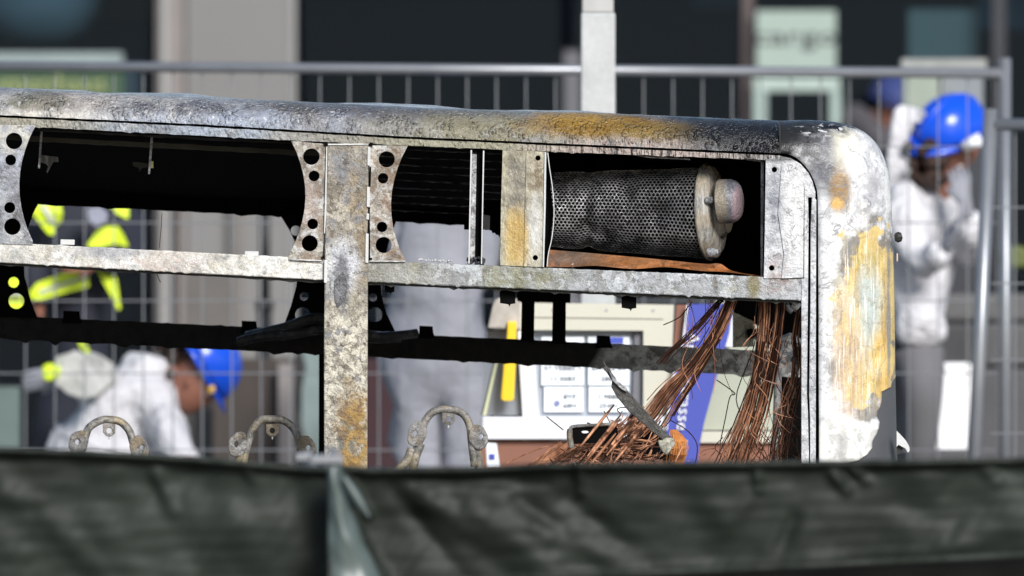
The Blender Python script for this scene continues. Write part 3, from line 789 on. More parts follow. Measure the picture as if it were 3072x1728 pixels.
# ---------------- interior and far side
YF = 2.30
ftop = lambda x: 955-50+(x)*.0490+0                    # top edge of far rail at photo x
ftop = lambda x: 946 + (x-0)*.0465
fbot = lambda x: 1016 + (x-0)*.0485
fh = lambda x: 607 + x*.0480
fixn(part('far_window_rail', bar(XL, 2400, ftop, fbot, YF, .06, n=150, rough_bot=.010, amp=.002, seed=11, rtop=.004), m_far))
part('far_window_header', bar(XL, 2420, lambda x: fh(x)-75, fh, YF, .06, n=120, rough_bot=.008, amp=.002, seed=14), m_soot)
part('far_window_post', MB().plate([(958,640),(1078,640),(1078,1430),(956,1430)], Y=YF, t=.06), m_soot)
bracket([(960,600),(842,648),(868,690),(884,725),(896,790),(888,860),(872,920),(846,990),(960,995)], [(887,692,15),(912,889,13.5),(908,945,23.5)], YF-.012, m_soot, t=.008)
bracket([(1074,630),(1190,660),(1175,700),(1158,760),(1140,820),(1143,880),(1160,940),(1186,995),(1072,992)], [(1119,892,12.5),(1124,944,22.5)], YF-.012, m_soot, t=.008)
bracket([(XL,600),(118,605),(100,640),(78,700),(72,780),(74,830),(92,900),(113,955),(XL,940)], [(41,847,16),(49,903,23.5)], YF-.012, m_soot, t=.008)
mb = MB().plate([(XL,590),(112,590),(112,612),(96,640),(80,680),(XL,690)], Y=YF-.02, t=.005)
part('far_plate', mb, m_soot)
for (xa, xb, y) in ((190,238,932), (725,768,962), (1258,1298,977), (1790,1830,1006)):
    mb = MB().plate([(xa, y), (xb, y+2), (xb+2, y+20), (xb+8, y+38), (xa-4, y+38), (xa, y+16)], Y=YF-.005, t=.03); part('rail_lug', mb, m_soot)
for (x, y, w_, h_) in ((1155,853,28,22),(1500,864,46,46),(1865,882,44,42)):
    mb = MB().plate([(x,y),(x+w_,y+1),(x+w_,y+h_),(x+w_*.7,y+h_+2),(x+w_*.62,y+h_+10),(x+w_*.55,y+h_+3),(x,y+h_-1)], Y=.05, t=.03); part('hanging_lug', mb, m_soot)
part('black_u_bracket', MB().plate([(1552,868),(1712,880),(1711,909),(1698,908),(1697,1020),(1702,1032),(1650,1030),(1656,1020),(1658,906),(1604,905),(1602,1015),(1606,1025),(1560,1022),(1563,1012),(1565,904),(1552,903)], Y=YF-.06, t=.04), m_soot)
# wrapped pipe running along the far rail
mb = MB(); mb.tube([W(*p) for p in curve([(712,1026,2.0),(780,1010,2.0),(880,1003,1.98),(965,990,1.98),(1080,1000,1.98),(1150,1010,2.0),(1250,1000,2.05)], 30)], [.014+.005*abs(nz(i*.7,1,1)) for i in range(30)], 12)
mb.tube([W(*p) for p in curve([(740,1010,2.05),(850,985,2.0),(960,955,2.0),(1090,1010,2.0),(1200,1010,2.05)], 20)], .017, 10)
part('wrapped_pipe', mb, burnt('charred pipe wrap', (.035,.035,.037), (.015,.015,.016), [dict(c=(.16,.16,.17), noise=(30, .55, .66), amt=.6)], rough=.4, bs=2), smooth=True)
# ceiling, sooty, with ribs and slats
P = []
for v in range(8):
    f = v/7; row = []
    for i in range(30):
        px = lerp(XL, 2300, i/29)
        row.append(W(px, lerp(pl(hbot, px)-14, fh(px)-40, f), .06+f*(YF-.06)))
    P.append(row)
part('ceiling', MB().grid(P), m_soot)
def inside(px, f, drop): return lerp(pl(hbot, px), fh(px), f)+drop
def slat(x0, x1, f, drop, h, Y, mat, name='ceiling_slat', n=40, am=.003):
    return part(name, bar(x0, x1, lambda x: inside(x, f, drop), lambda x: inside(x, f, drop)+h, Y, .02, n=n, amp=am, seed=f*9), mat)
m_dimrail = plain('dim sooty rail', (.035,.034,.022), .5, spec=.4, vary=.5, vs=20)
slat(XL, 975, .16, -8, 15, .40, m_dimrail, 'ceiling_rail')
slat(XL, 975, .06, -8, 6, .14, m_soot2, 'ceiling_rail')
m_dimslat = plain('dim sooty slat', (.035,.036,.038), .4, spec=.4, vary=.6, vs=30)
for k in range(9):
    f = .06+k*.10
    slat(1112, 1640, f, -2, 3.0, .06+f*(YF-.06), m_dimslat)
# hanging straps
for (x, y0, x2, y1) in ((125,388,117,505),(456,412,447,522)):
    mb = MB(); mb.plate([(x-4,y0),(x+4,y0),(x2+3,y1),(x2-3,y1)], Y=.22, t=.004); part('hanging_strap', mb, m_mull)
mb = MB().plate([(122,465),(174,471),(176,486),(160,486),(152,500),(142,520),(140,512),(145,500),(138,492),(122,486)], Y=.24, t=.008); part('melted_scrap', mb, burnt('grey melted scrap', (.16,.16,.15), (.03,.03,.03), rough=.5, st=(3,1,.5)))
part('brass_tab', MB().plate([(452,484),(460,484),(460,504),(451,504)], Y=.23, t=.01), m_brass)
mb = MB().plate([(398,485),(440,490),(445,500),(425,505),(418,516),(415,503),(398,498)], Y=.5, t=.01); part('melted_scrap', mb, m_soot2)
part('pale_block', MB().plate([(1450,644),(1470,647),(1469,690),(1449,688)], Y=.9, t=.03), m_pale)
part('black_block', MB().plate([(1392,646),(1450,648),(1449,690),(1392,688)], Y=.92, t=.05), m_soot)
part('ragged_edge', MB().plate([(1455,600),(1640,600),(1640,740),(1500,740),(1500,712),(1494,705),(1488,704),(1484,698),(1478,700),(1474,692),(1468,690),(1455,690)], Y=1.0, t=.01), m_soot)

# far rear pillar, dark corner structure
part('far_rear_pillar', MB().plate([(2343,905),(2345,1430),(2420,1430),(2420,905)], Y=YF, t=.08), m_soot)
part('far_gusset', MB().plate([(2200,880),(2420,880),(2420,1100),(2345,1040),(2290,1030),(2285,980),(2200,950)], [], Y=YF-.03, t=.01), m_soot)
part('olive_plate', MB().plate([(2198,935),(2262,965),(2262,1040),(2198,1042)], [circ(2262-8,985,1,6)], Y=YF-.05, t=.008), m_olive)
part('pale_disc', MB().plate(circ(2270,1002,17,20), Y=YF-.06, t=.006), m_pale)
part('black_disc', MB().plate(circ(2256,1000,16,20), Y=YF-.07, t=.006), m_soot)
mb = MB(); mb.tube([W(*p) for p in curve([(2330,1080,1.6),(2350,1050,1.6),(2372,1030,1.6),(2390,1045,1.6)], 10)], [.030,.032,.033,.034,.034,.034,.033,.030,.028,.02], 14); part('pipe_elbow', mb, m_mull, smooth=True)
mb = MB(); mb.tube([W(2352,905,1.2), W(2362,920,1.2), W(2378,935,1.2)], .010, 10); part('pipe_stub', mb, m_mull, smooth=True)
mb = MB(); mb.tube([W(2378,912,1.2), W(2396,926,1.2)], .015, 12); part('pipe_stub', mb, m_pale, smooth=True)
mb = MB(); mb.tube([W(2334,1105,2.1), W(2330,1250,2.1), W(2322,1430,2.1)], .012, 10); part('grab_pole', mb, burnt('grey pole', (.34,.32,.32), (.22,.21,.21), rough=.35), smooth=True)
# body below the windows (behind the tarpaulins), floor, wheels
m_body = burnt('scorched side panel', (.30,.29,.28), (.12,.11,.10), [dict(c=RUST, noise=(6, .5, .65), amt=.6)], rough=.5)
mb = MB(); a = W(XL, 1430, 0); b = W(2690, 1430, 0)
mb.box(a.x-1.0, b.x-.1, .01, .04, .35, a.z); part('side_panel', mb, m_body)
mb = MB(); mb.box(a.x-1.0, b.x-.1, YF, YF+.04, .35, a.z); part('side_panel', mb, m_body)
mb = MB(); mb.box(a.x-1.0, b.x-.1, .045, YF-.005, .62, .68); part('floor', mb, m_soot2)
wm = MB().lathe([(.12,-.13),(.46,-.13),(.49,-.10),(.49,.10),(.46,.13),(.12,.13)], (0,0,0), 'Y', 36).mesh('wheel')
wm.materials.append(m_soot2)
for y in (.20, YF-.2):
    link('wheel', wm, m_soot2, BUS, at=(-.6, y, .495))

# ---------------- seat frames
def seat(cx, path, clampL, clampR, tab, Y, legs):
    st_ = part('seat_frame', MB().tube([W(x, y, Y) for x, y in curve(path, 40)], .0118, 12), m_seat, smooth=True)
    mb = MB(); x, y = tab
    mb.plate([(x-19,y-18),(x+19,y-18),(x+19,y+8),(x+9,y+19),(x-8,y+19),(x-18,y+8)], [circ(x,y+2,8.5,16)], Y=Y-.006, t=.008)
    mb.build('mounting_tab', m_clamp, st_, bevel=.0015)
    mb = MB(); mb.lathe([(.0001,-.008),(.003,-.002),(.0015,.006)], W(x, y+22, Y), seg=6); mb.build('drip', m_pale, st_)
    for (x, y, a, fl) in (clampL, clampR):
        pts = []
        for i in range(18):
            th = 2*math.pi*i/18; r = 1+.14*nz(math.cos(th)*1.5+x, math.sin(th)*1.5, y)
            u = math.cos(th)*29*r; v = math.sin(th)*39*r
            pts.append((x+u*math.cos(a)-v*math.sin(a), y+u*math.sin(a)+v*math.cos(a)))
        ho = [(x+dx-6*fl, y+dy) for dx, dy in ((-8,-2),(1,-13),(9,-4),(1,10))]
        o = MB().plate(pts, [ho], Y=Y-.016, t=.034).build('clamp', m_clamp, st_, bevel=.006)
    for L in legs:
        mb = MB().tube([W(*p) for p in curve(L, 12)], [.014+.003*abs(nz(i,L[0][0],2)) for i in range(12)], 10); mb.build('leg', m_seat, st_, smooth=True)
    return st_
seat(325, [(238,1375),(245,1340),(256,1310),(268,1282),(300,1262),(330,1259),(362,1266),(386,1290),(397,1320),(404,1350),(408,1400)], (236,1328,.35,1), (418,1345,-.25,-1), (327,1290), .42, [[(230,1350,.42),(225,1450,.44)],[(410,1350,.42),(425,1450,.44)]])
seat(818, [(728,1400),(738,1350),(748,1318),(758,1290),(780,1262),(808,1257),(845,1260),(872,1276),(889,1300),(900,1335),(912,1380)], (714,1335,.3,1), (918,1345,-.2,-1), (817,1290), .42, [[(722,1360,.42),(705,1450,.44)],[(908,1350,.42),(905,1450,.44)]])
seat(1345, [(1245,1360),(1262,1310),(1270,1275),(1290,1243),(1315,1230),(1345,1229),(1376,1234),(1398,1252),(1411,1285),(1414,1320),(1424,1400)], (1250,1302,.3,1), (1436,1312,-.25,-1), (1345,1256), .40, [[(1236,1345,.4),(1222,1380,.4),(1190,1420,.4),(1180,1450,.42)],[(1262,1330,.4),(1244,1380,.4),(1236,1450,.42)],[(1430,1330,.4),(1442,1450,.42)]])

# ---------------- copper wiring
def bundle(guide, n, rad, spread, name='copper_wires', dark=lambda y, k: False, seed=0, fray=0.0):
    """guide: (px,py,Y,spread factor)"""
    rnd = random.Random(seed); mb = MB()
    for k in range(n):
        u = rnd.gauss(0, .45); v = rnd.gauss(0, .4); ph = rnd.uniform(0, 50)
        st0 = 0 if rnd.random() < .75 else rnd.uniform(0, .3); en = 1 if rnd.random() < .6 else rnd.uniform(.6, 1)
        g = curve(guide, 26); pts = []
        for i, (x, y, Y, s_) in enumerate(g):
            f = i/25
            if f < st0 or f > en: continue
            wob = spread*.16
            fx = fray*max(0, f-.6)**1.5*nz(k*3.1, seed, 7)*220
            pts.append(W(x+u*spread*s_+wob*nz(f*4, ph, 1)+2.6*nz(f*17, ph, 4)+fx, y+wob*.6*nz(f*5, ph, 9)+abs(fx)*.1, Y+v*.03*s_))
        if len(pts) < 3: continue
        r = rad*rnd.uniform(.6, 1.5)
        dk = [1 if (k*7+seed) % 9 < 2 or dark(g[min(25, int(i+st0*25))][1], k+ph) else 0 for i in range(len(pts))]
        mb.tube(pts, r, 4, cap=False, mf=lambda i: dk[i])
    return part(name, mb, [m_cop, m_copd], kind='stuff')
bundle([(2192,895,0.07,.9),(2150,990,0.11,1),(2085,1085,0.15,1.1),(2010,1165,0.18,1.6),(1945,1250,0.22,1.9),(1890,1310,0.23,2)], 62, .0014, 20, dark=lambda y, k: y < 1100 and (k % 3) > .8, seed=1)  # dark ranges paint the window rail's shadow onto the strands, along with char
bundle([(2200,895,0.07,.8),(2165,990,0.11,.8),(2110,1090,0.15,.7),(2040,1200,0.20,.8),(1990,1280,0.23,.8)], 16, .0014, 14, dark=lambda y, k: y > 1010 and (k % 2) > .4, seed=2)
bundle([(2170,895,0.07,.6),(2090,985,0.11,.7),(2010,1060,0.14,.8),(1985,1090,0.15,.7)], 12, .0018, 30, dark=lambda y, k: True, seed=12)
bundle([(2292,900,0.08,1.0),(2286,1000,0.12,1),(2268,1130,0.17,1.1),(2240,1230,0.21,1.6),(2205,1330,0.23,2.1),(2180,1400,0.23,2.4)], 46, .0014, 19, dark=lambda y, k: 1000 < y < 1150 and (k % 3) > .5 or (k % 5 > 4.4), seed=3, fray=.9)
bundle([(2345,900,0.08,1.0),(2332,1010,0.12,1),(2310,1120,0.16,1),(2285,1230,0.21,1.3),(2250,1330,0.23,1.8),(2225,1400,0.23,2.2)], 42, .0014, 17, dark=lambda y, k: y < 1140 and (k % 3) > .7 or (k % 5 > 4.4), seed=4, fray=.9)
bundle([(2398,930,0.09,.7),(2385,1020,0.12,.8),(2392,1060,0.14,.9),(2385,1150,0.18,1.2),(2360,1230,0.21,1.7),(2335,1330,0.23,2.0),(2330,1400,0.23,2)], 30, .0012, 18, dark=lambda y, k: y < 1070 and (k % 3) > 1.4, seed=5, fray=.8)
# loose stray wires
rnd = random.Random(31); mb = MB()
def stray(pts, r=.0012, d=0): mb.tube([W(*p) for p in curve(pts, 16)], r, 4, m=d, cap=False)
for k in range(12):
    x = random.uniform(2060, 2200); y = 900; dx = random.uniform(-60, 20); ln = random.uniform(90, 300)
    stray([(x,y,.08),(x+dx*.5+rng(12),y+ln*.4,.10),(x+dx*1.1+rng(25),y+ln*.75,.12),(x+dx*1.6+rng(30),y+ln,.12)], .0009, rnd.random() > .4)
for k in range(40):
    x = random.uniform(2250, 2405); y = random.uniform(930, 1250); ln = random.uniform(60, 170)
    stray([(x,y,.08),(x+rng(22),y+ln*.35,.09),(x+rng(34),y+ln*.7,.10),(x+rng(46),y+ln,.10)], .0009, rnd.random() > .5)
for L, d in (([(2075,905,.5),(2040,950,.5),(1990,975,.5)],1), ([(2270,905,.45),(2262,990,.45),(2262,1040,.45),(2210,1180,.45),(2222,1240,.45)],1),
             ([(2150,1140,.4),(2205,1180,.4),(2190,1190,.4),(2175,1260,.4),(2160,1330,.4)],1), ([(2320,1140,.4),(2352,1195,.4),(2390,1250,.4),(2400,1252,.4)],0),
             ([(2382,1140,.4),(2350,1180,.4),(2356,1240,.4),(2392,1290,.4),(2405,1300,.4)],0), ([(2410,1270,.4),(2370,1310,.4),(2340,1330,.4),(2312,1390,.4)],1),
             ([(2118,1362,.4),(2096,1368,.4),(2110,1352,.4),(2132,1346,.4),(2148,1349,.4),(2130,1372,.4),(2118,1392,.4)],0), ([(2240,1350,.4),(2262,1340,.4),(2290,1352,.4)],0),
             ([(1520,1390,.4),(1570,1365,.4),(1640,1340,.4),(1740,1325,.4),(1860,1290,.4),(1985,1290,.4)],0), ([(1860,1240,.4),(1852,1228,.4),(1870,1222,.4),(1900,1228,.4)],1),
             ([(1640,1250,.4),(1690,1290,.4)],1), ([(2010,1260,.4),(2060,1290,.4),(2090,1330,.4),(2088,1380,.4),(2070,1420,.4)],1), ([(2060,1040,.4),(2030,1180,.4),(1990,1270,.4),(1940,1290,.4)],0)):
    stray(L, .0016, d)
for k in range(46):
    x = random.uniform(2160, 2400); stray([(x,1300+rng(20),.4),(x+rng(40),1350,.4),(x+rng(80),1400,.4)], .0012, rnd.random() > .7)
part('stray_wires', mb, [m_cop, m_copd], kind='stuff')
# heap of copper on the right seat
rnd = random.Random(9); mb = MB()
for k in range(420):
    x = rnd.gauss(1830, 100); base = pl([(1550,1400),(1700,1350),(1850,1265),(1900,1262),(1990,1330),(2100,1390)], x)
    y = base + rnd.uniform(5, 130); L = rnd.uniform(35, 120); a = rnd.gauss(-.4, .55)
    Yd = .17+rnd.uniform(0, .22) - (y-base)*.0008
    pts = []; b = rnd.uniform(-25, 25)
    for i in range(8):
        f = i/7-.5; pts.append(W(x+L*f*math.cos(a)+b*.3*math.sin(f*4), y+L*f*math.sin(a)+b*(f*f)*1.6+2*nz(k, i*.5, 1), Yd+.02*f))
    mb.tube(pts, rnd.choice((.0010,.0013,.0016,.0026)), 5, m=(1 if rnd.random() < .38 else 0), cap=False)
for k in range(9):           # fat peeled braids
    x = rnd.uniform(1780, 1900); y = rnd.uniform(1275, 1390); mb.tube([W(x+50*f, y-62*f+3*nz(k, f*5, 2), 0.10+rng(.02)) for f in (-1,-.6,-.2,.2,.6,1)], [.002,.004,.0045,.0045,.004,.002], 6, cap=True)
for k in range(60):           # thin tails to the left
    x = rnd.uniform(1590, 1720); y = 1400-(x-1590)*.35+rng(18); mb.tube([W(x+f*75, y-f*52+6*nz(k, f*2, 4), .34) for f in (-1,-.5,0,.5,1)], .0014, 4, cap=False, m=rnd.random() > .8)
part('copper_heap', mb, [m_cop, m_copd], kind='stuff')
mb = MB()
for k in range(60):
    u = rnd.gauss(0, 9); mb.tube([W(*p) for p in curve([(2020+u*.3,1290,.3),(2034+u,1320,.28+rng(.01)),(2034+u*1.2,1355,.28+rng(.01)),(2026+u,1385,.3),(2030+u,1410,.3)], 8)], .0022, 5, cap=False)
part('copper_bundle_end', mb, plain('bright orange copper', (.75,.30,.10), .35, .3, vary=.5, vs=60), kind='stuff')
# torn diagonal angle strip with sooty sheet behind
m_bark = burnt('grey-brown torn strip', (.075,.068,.056), (.035,.03,.025), rough=.5, patch=.3)
part('torn_strip', MB().plate([(1808,1078),(1818,1096),(1830,1106),(1834,1116),(1852,1142),(1876,1164),(1940,1236),(2000,1300),(2024,1318),(2016,1334),(2004,1332),(1950,1290),(1884,1232),(1850,1190),(1834,1162),(1836,1142),(1820,1118),(1809,1104),(1812,1100)], Y=.030, t=.012,
     fy=lambda x, y: 0.0), m_bark, bevel=.002)
part('torn_strip_fold', MB().plate([(1826,1112),(1840,1130),(1868,1155),(1882,1166),(1880,1176),(1866,1168),(1838,1142)], Y=.018, t=.012), m_mull)
part('sooty_sheet', MB().plate([(1905,1228),(1960,1282),(2012,1328),(2045,1345),(2055,1385),(1990,1380),(1900,1365),(1880,1300),(1885,1250)], [circ(1913,1262,3,8), circ(1928,1259,2.5,8), [(1905,1282),(1925,1272),(1935,1274),(1930,1292),(1908,1296)]], Y=.30, t=.006), m_soot)
part('olive_fragment', MB().plate([(1973,1318),(1985,1322),(1998,1312),(2020,1314),(2026,1332),(2012,1352),(2000,1366),(1984,1352),(1978,1340)], Y=.022, t=.02), m_olive, bevel=.004)
part('slotted_bracket', MB().plate([(1710,1300),(1712,1286),(1720,1280),(1800,1276),(1850,1280),(1860,1330),(1712,1330)], [circ(1755,1296,11,14,4)], Y=.12, t=.01), m_soot)
mb = MB().tube([W(*p) for p in curve([(1716,1345,.115),(1709,1310,.115),(1711,1288,.115),(1724,1279,.115),(1800,1275,.115),(1850,1270,.115)], 20)], [.009]*8+[.005]*12, 10); part('bracket_edge', mb, m_clamp, smooth=True)
mb = MB().tube([W(*p) for p in [(486,640,.3),(483,690,.3),(478,745,.3)]], .0010, 4); mb.tube([W(*p) for p in [(471,822,.3),(476,835,.3),(482,848,.3)]], .0012, 4); part('hanging_filament', mb, m_copd)

# ================================================================== POST BEHIND THE BUS
Yp = 6.9
P0 = W(1743, 0, Yp); P1 = W(1846, 0, Yp)
T = thing('steel_post', ((P0.x+P1.x)/2, Yp+.05, ZP), 'pale galvanised square post rising straight up behind the bus roof', 'post')
MB().box(P0.x, P1.x, Yp, Yp+.11, ZP, W(0, 38, Yp).z).build('lower_section', m_galv, T, bevel=.006)
MB().box(P0.x+.004, P1.x-.006, Yp+.004, Yp+.106, W(0, 37, Yp).z, 3.9).build('upper_section', plain('greyer galvanised sleeve', (.40,.40,.39), .5), T, bevel=.004)

# ================================================================== FENCES BEHIND
def fence(name, Y, x0, x1, ztop0, ztop1, z0, label, pitch=.106, hz=(), tube_r=.021, lean=0.0, mat=m_fence, endposts=(True, True), rmat=None):
    T = thing(name, ((x0+x1)/2, Y, z0), label, 'fence', 'mesh barrier panels behind the bus')
    for e, x in enumerate((x0, x1)):
        if endposts[e]:
            zt = (ztop0, ztop1)[e]
            MB().tube([(x-lean*.9, Y, z0+.05), (x, Y, zt+.055)], tube_r, 14).build('upright_tube', mat, T, smooth=True)
    MB().tube([(x0, Y, ztop0), (x1, Y, ztop1)], tube_r*.9, 14).build('rail_tube', rmat or mat, T, smooth=True)
    MB().tube([(x0, Y, z0+.18), (x1, Y, z0+.18)], tube_r*.9, 14).build('rail_tube', mat, T, smooth=True)
    n = int((x1-x0)/pitch); h = min(ztop0, ztop1)-z0-.18
    me = MB().tube([(0,0,0),(0,0,1)], .0026, 6).mesh('vertical_wire'); me.materials.append(mat)
    for i in range(1, n+1):
        o = link('vertical_wire', me, mat, T); x = x0+i*pitch-.02
        o.location = o.location + Vector((x, Y+.024, z0+.18)); o.scale = (1, 1, lerp(ztop0, ztop1, (x-x0)/(x1-x0))-z0-.18)
    for z in hz:
        MB().tube([(x0, Y+.019, z), (x1, Y+.019, z)], .0026, 6).build('horizontal_wire', mat, T)
    for x in (x0+.05, x1-.05):
        MB().box(x-.11, x+.11, Y-.35, Y+.35, z0, z0+.12).build('foot_block', m_conc3, T, bevel=.02)
    return T
YA = 12.0
xa = W(-260, 0, YA).x; xb = W(3016, 0, YA).x
hzA = [W(0, y, YA).z for y in (440, 668, 902, 1120, 1350)]
fence('fence_panel', YA, xa, xb, W(0, 196, YA).z, W(0, 220, YA).z, ZP, 'wide galvanised mesh fence panel spanning behind the bus and in front of the workers', hz=hzA, rmat=m_fence)
YB = 9.4
xc = W(2972, 0, YB).x
fence('fence_panel', YB, xc, xc+2.6, W(0, 374, YB).z, W(0, 378, YB).z, ZP, 'lower mesh fence panel cut by the right edge, with a slightly leaning post', hz=[W(0, y, YB).z for y in (622, 850, 1080, 1300)], tube_r=.024, lean=.09)
mb = None

# ================================================================== BUILDING
YW = 34.0
B = thing('shop_building', (0, 39, ZP), 'dark glazed shopfront with a broad pale concrete pillar far behind the bus', 'building')
def bp(name, mb, mat, **k): return mb.build(name, mat, B, **k)
bp('pillar', MB().box(W(560,0,YW).x, W(886,0,YW).x, YW, YW+.5, ZP, 6.5), m_conc)
bp('pillar_cladding', MB().box(W(505,0,YW).x, W(560,0,YW).x, YW+.03, YW+.5, ZP, 6.5), m_conc3)
bp('pillar_trim', MB().box(W(484,0,YW).x, W(505,0,YW).x, YW-.03, YW+.5, ZP, 6.5), m_conc2)
bp('pillar_trim', MB().box(W(470,0,YW).x, W(484,0,YW).x, YW+.0, YW+.5, ZP, 6.5), m_conc3)
bp('pillar_trim', MB().box(W(872,0,YW).x, W(886,0,YW).x, YW-.01, YW-.002, ZP, 6.5), m_conc2)
# frames and panes
panes = [(-1900, -1100), (-1100, -300), (-300, 470), (886, 1700), (1700, 2240), (2240, 3000), (3000, 3900), (3900, 4700)]
for a, b in panes:
    x0 = W(a,0,YW).x; x1 = W(b,0,YW).x
    bp('window_pane', MB().box(x0+.03, x1-.03, YW+.20, YW+.206, ZP+.25, 4.6), m_glass)
for x in (-1900,-1100,-300,3000,3900,4700):
    X = W(x,0,YW).x; bp('window_mullion', MB().box(X-.03, X+.03, YW+.15, YW+.26, ZP+.2, 4.65), m_dark)
bp('window_mullion', MB().box(W(2228,0,YW).x, W(2262,0,YW).x, YW+.12, YW+.28, ZP+.2, 4.65), plain('brown mullion', (.07,.05,.05), .6))
X0, X1 = W(1692,0,YW).x, W(1742,0,YW).x
bp('window_mullion', MB().box(X0, X1, YW+.10, YW+.28, ZP+.2, W(0,150,YW).z), plain('grey mullion', (.10,.10,.11), .6))
bp('sill', MB().box(W(-1900,0,YW).x, W(4700,0,YW).x, YW+.1, YW+.4, ZP, ZP+.2), m_conc3)
bp('fascia', MB().box(W(-1900,0,YW).x, W(4700,0,YW).x, YW+.08, YW+.5, 4.66, 6.5), m_conc)
bp('inner_wall', MB().box(-9, 9, 42, 42.2, ZP, 6.4), m_intwall)
bp('inner_wall', MB().box(-9.2, -9, 34.6, 42.2, ZP, 6.4), m_intwall)
bp('inner_wall', MB().box(9, 9.2, 34.6, 42.2, ZP, 6.4), m_intwall)
bp('ceiling', MB().box(-9, 9, 34.6, 42, 4.8, 4.9), m_intwall)
bp('roof', MB().box(-9.4, 9.4, 34.5, 42.4, 6.5, 6.7), m_conc)
bp('floor', MB().box(-9, 9, 34.45, 42, ZP+.01, ZP+.05), m_intfloor)

# lower pillar details: things standing by the pillar
X = W(794,0,20).x
T = thing('black_pole', (X, 20, ZP), 'thin black pole standing in front of the pale concrete pillar', 'pole')
MB().tube([(X,20,ZP),(X,20,W(0,930,20).z)], .030, 12).build('lower_tube', m_black, T, smooth=True)
MB().tube([(X,20,W(0,930,20).z),(X,20,W(0,900,20).z)], .036, 12).build('collar', m_black, T, smooth=True)
MB().tube([(X,20,W(0,900,20).z),(X,20,W(0,560,20).z)], .022, 12).build('upper_tube', m_black, T, smooth=True)
X = W(523,0,20.5).x
o = MB().tube([(X,20.5,ZP),(X,20.5,W(0,520,20.5).z)], .018, 10).build('brown_pole', plain('dark brown paint', (.03,.02,.016), .6), smooth=True); setp(o, 'dark brown pole at the left edge of the pale pillar', 'pole')
for x0, x1, nm, lab in ((690,722,'grey_batten','dull grey batten leaning flat on the middle of the pale pillar'),):
    o = MB().pbox(x0, 500, x1, 1400, YW-.06, .03).build(nm, plain('brownish grey board', (.13,.12,.11), .7)); setp(o, lab, 'batten')
T = MB().pbox(640, 1075, 885, 1420, 19.0, .05).build('dark_board', m_brnwall); setp(T, 'dark brown board standing low in front of the pale pillar right of the crouching worker', 'board')
T = MB().pbox(555, 790, 700, 1420, 19.3, .05).build('grey_board', plain('umber board', (.11,.10,.092), .8)); setp(T, 'grey-brown board standing behind the helmet of the crouching worker', 'board')
T = MB().pbox(835, 1090, 880, 1400, 18.9, .04).build('grey_plank', plain('grey plank', (.20,.18,.175), .8)); setp(T, 'upright grey plank at the right edge of the dark brown board', 'plank')
T = MB().pbox(905, 1040, 985, 1420, 18.5, .03).build('teal_panel', plain('teal panel', (.16,.21,.20), .6)); setp(T, 'upright teal-grey panel seen left of the bus window post', 'panel')
mb = MB().plate([(884,1050),(905,1055),(918,1100),(905,1170),(890,1200),(912,1300),(912,1420),(880,1420)], Y=17.8, t=.1); o = mb.build('black_bag', m_black, bevel=.02); setp(o, 'black bag hanging beside the upright teal-grey panel', 'bag')
o = MB().pbox(1095, 1075, 1200, 1420, 18, .04).build('maroon_curtain', m_shade); setp(o, 'dark maroon cloth screen hanging behind the standing worker, right of the window post', 'screen')
# lower left teal panel behind crouching worker
o = MB().pbox(-60, 1160, 60, 1420, 18.5, .05).build('teal_panel', plain('teal panel dark', (.09,.13,.12), .6)); setp(o, 'dark teal panel at the lower left edge behind the fence', 'panel')

# posters and signs behind glass
def easel(x0,y0,x1,y1,Y,mat,label,name='poster_stand'):
    T = thing(name, (W((x0+x1)/2,0,Y).x, Y, ZP), label, 'poster stand'); return T
T = easel(2268,30,2510,240,YW+.05,m_poster,'pale green poster board with a dark word on an open frame')
MB().pbox(2270,32,2508,212,YW+.02,.03).build('board', m_poster, T)
MB().pbox(2262,232,2520,272,YW+.02,.03).build('frame_bar', plain('pale frame', (.34,.42,.38), .5), T)
fr = plain('pale frame leg', (.30,.38,.35), .5)
MB().pbox(2262,274,2300,1400,YW+.02,.03).build('frame_leg', fr, T)
MB().pbox(2492,274,2522,1400,YW+.02,.03).build('frame_leg', fr, T)
def text(body, x, y, Y, size, mat, parent, name='lettering', rz=0.0, align='CENTER', sx=1.0):
    cu = bpy.data.curves.new('t', 'FONT'); cu.body = body; cu.size = size; cu.align_x = align; cu.align_y = 'CENTER'; cu.extrude = .001; cu.resolution_u = 2
    ob = bpy.data.objects.new('t', cu); COL.objects.link(ob); dg = bpy.context.evaluated_depsgraph_get(); dg.update()
    me = bpy.data.meshes.new_from_object(ob.evaluated_get(dg)); bpy.data.objects.remove(ob)
    p = W(x, y, Y)
    me.transform(Matrix.Translation(p) @ Matrix.Rotation(R(rz), 4, 'Y') @ Matrix.Rotation(R(90), 4, 'X') @ Matrix.Diagonal((sx, 1, 1, 1)))
    me.materials.clear(); me.materials.append(mat)
    me.name = name
    return link(name, me, mat, parent)
text('cargo', 2387, 110, YW+.012, .12, m_ink, T, sx=1.5)
o = MB().pbox(2725,28,2935,180,YW+.40,.03).build('poster_board', m_poster2); setp(o, 'dim green poster board hanging inside the shop window, upper right', 'poster')
# glazed display case below it
T = thing('display_case', (W(2830,0,21).x, 21.2, ZP), 'pale glazed display case behind the worker with the raised hood', 'display case')
MB().pbox(2705,176,2960,206,21,.4).build('case_top', plain('pale mottled top', (.26,.27,.26), .4, vary=.7, vs=6), T)
MB().pbox(2712,214,2820,420,21,.35).build('case_panel', plain('pale green card', (.26,.30,.25), .5), T)
MB().pbox(2825,214,2950,420,21.05,.3).build('case_panel', plain('blue-grey card', (.20,.22,.24), .5, vary=.4, vs=4), T)
MB().pbox(2715,430,2950,1400,21,.4).build('case_base', m_dark, T)
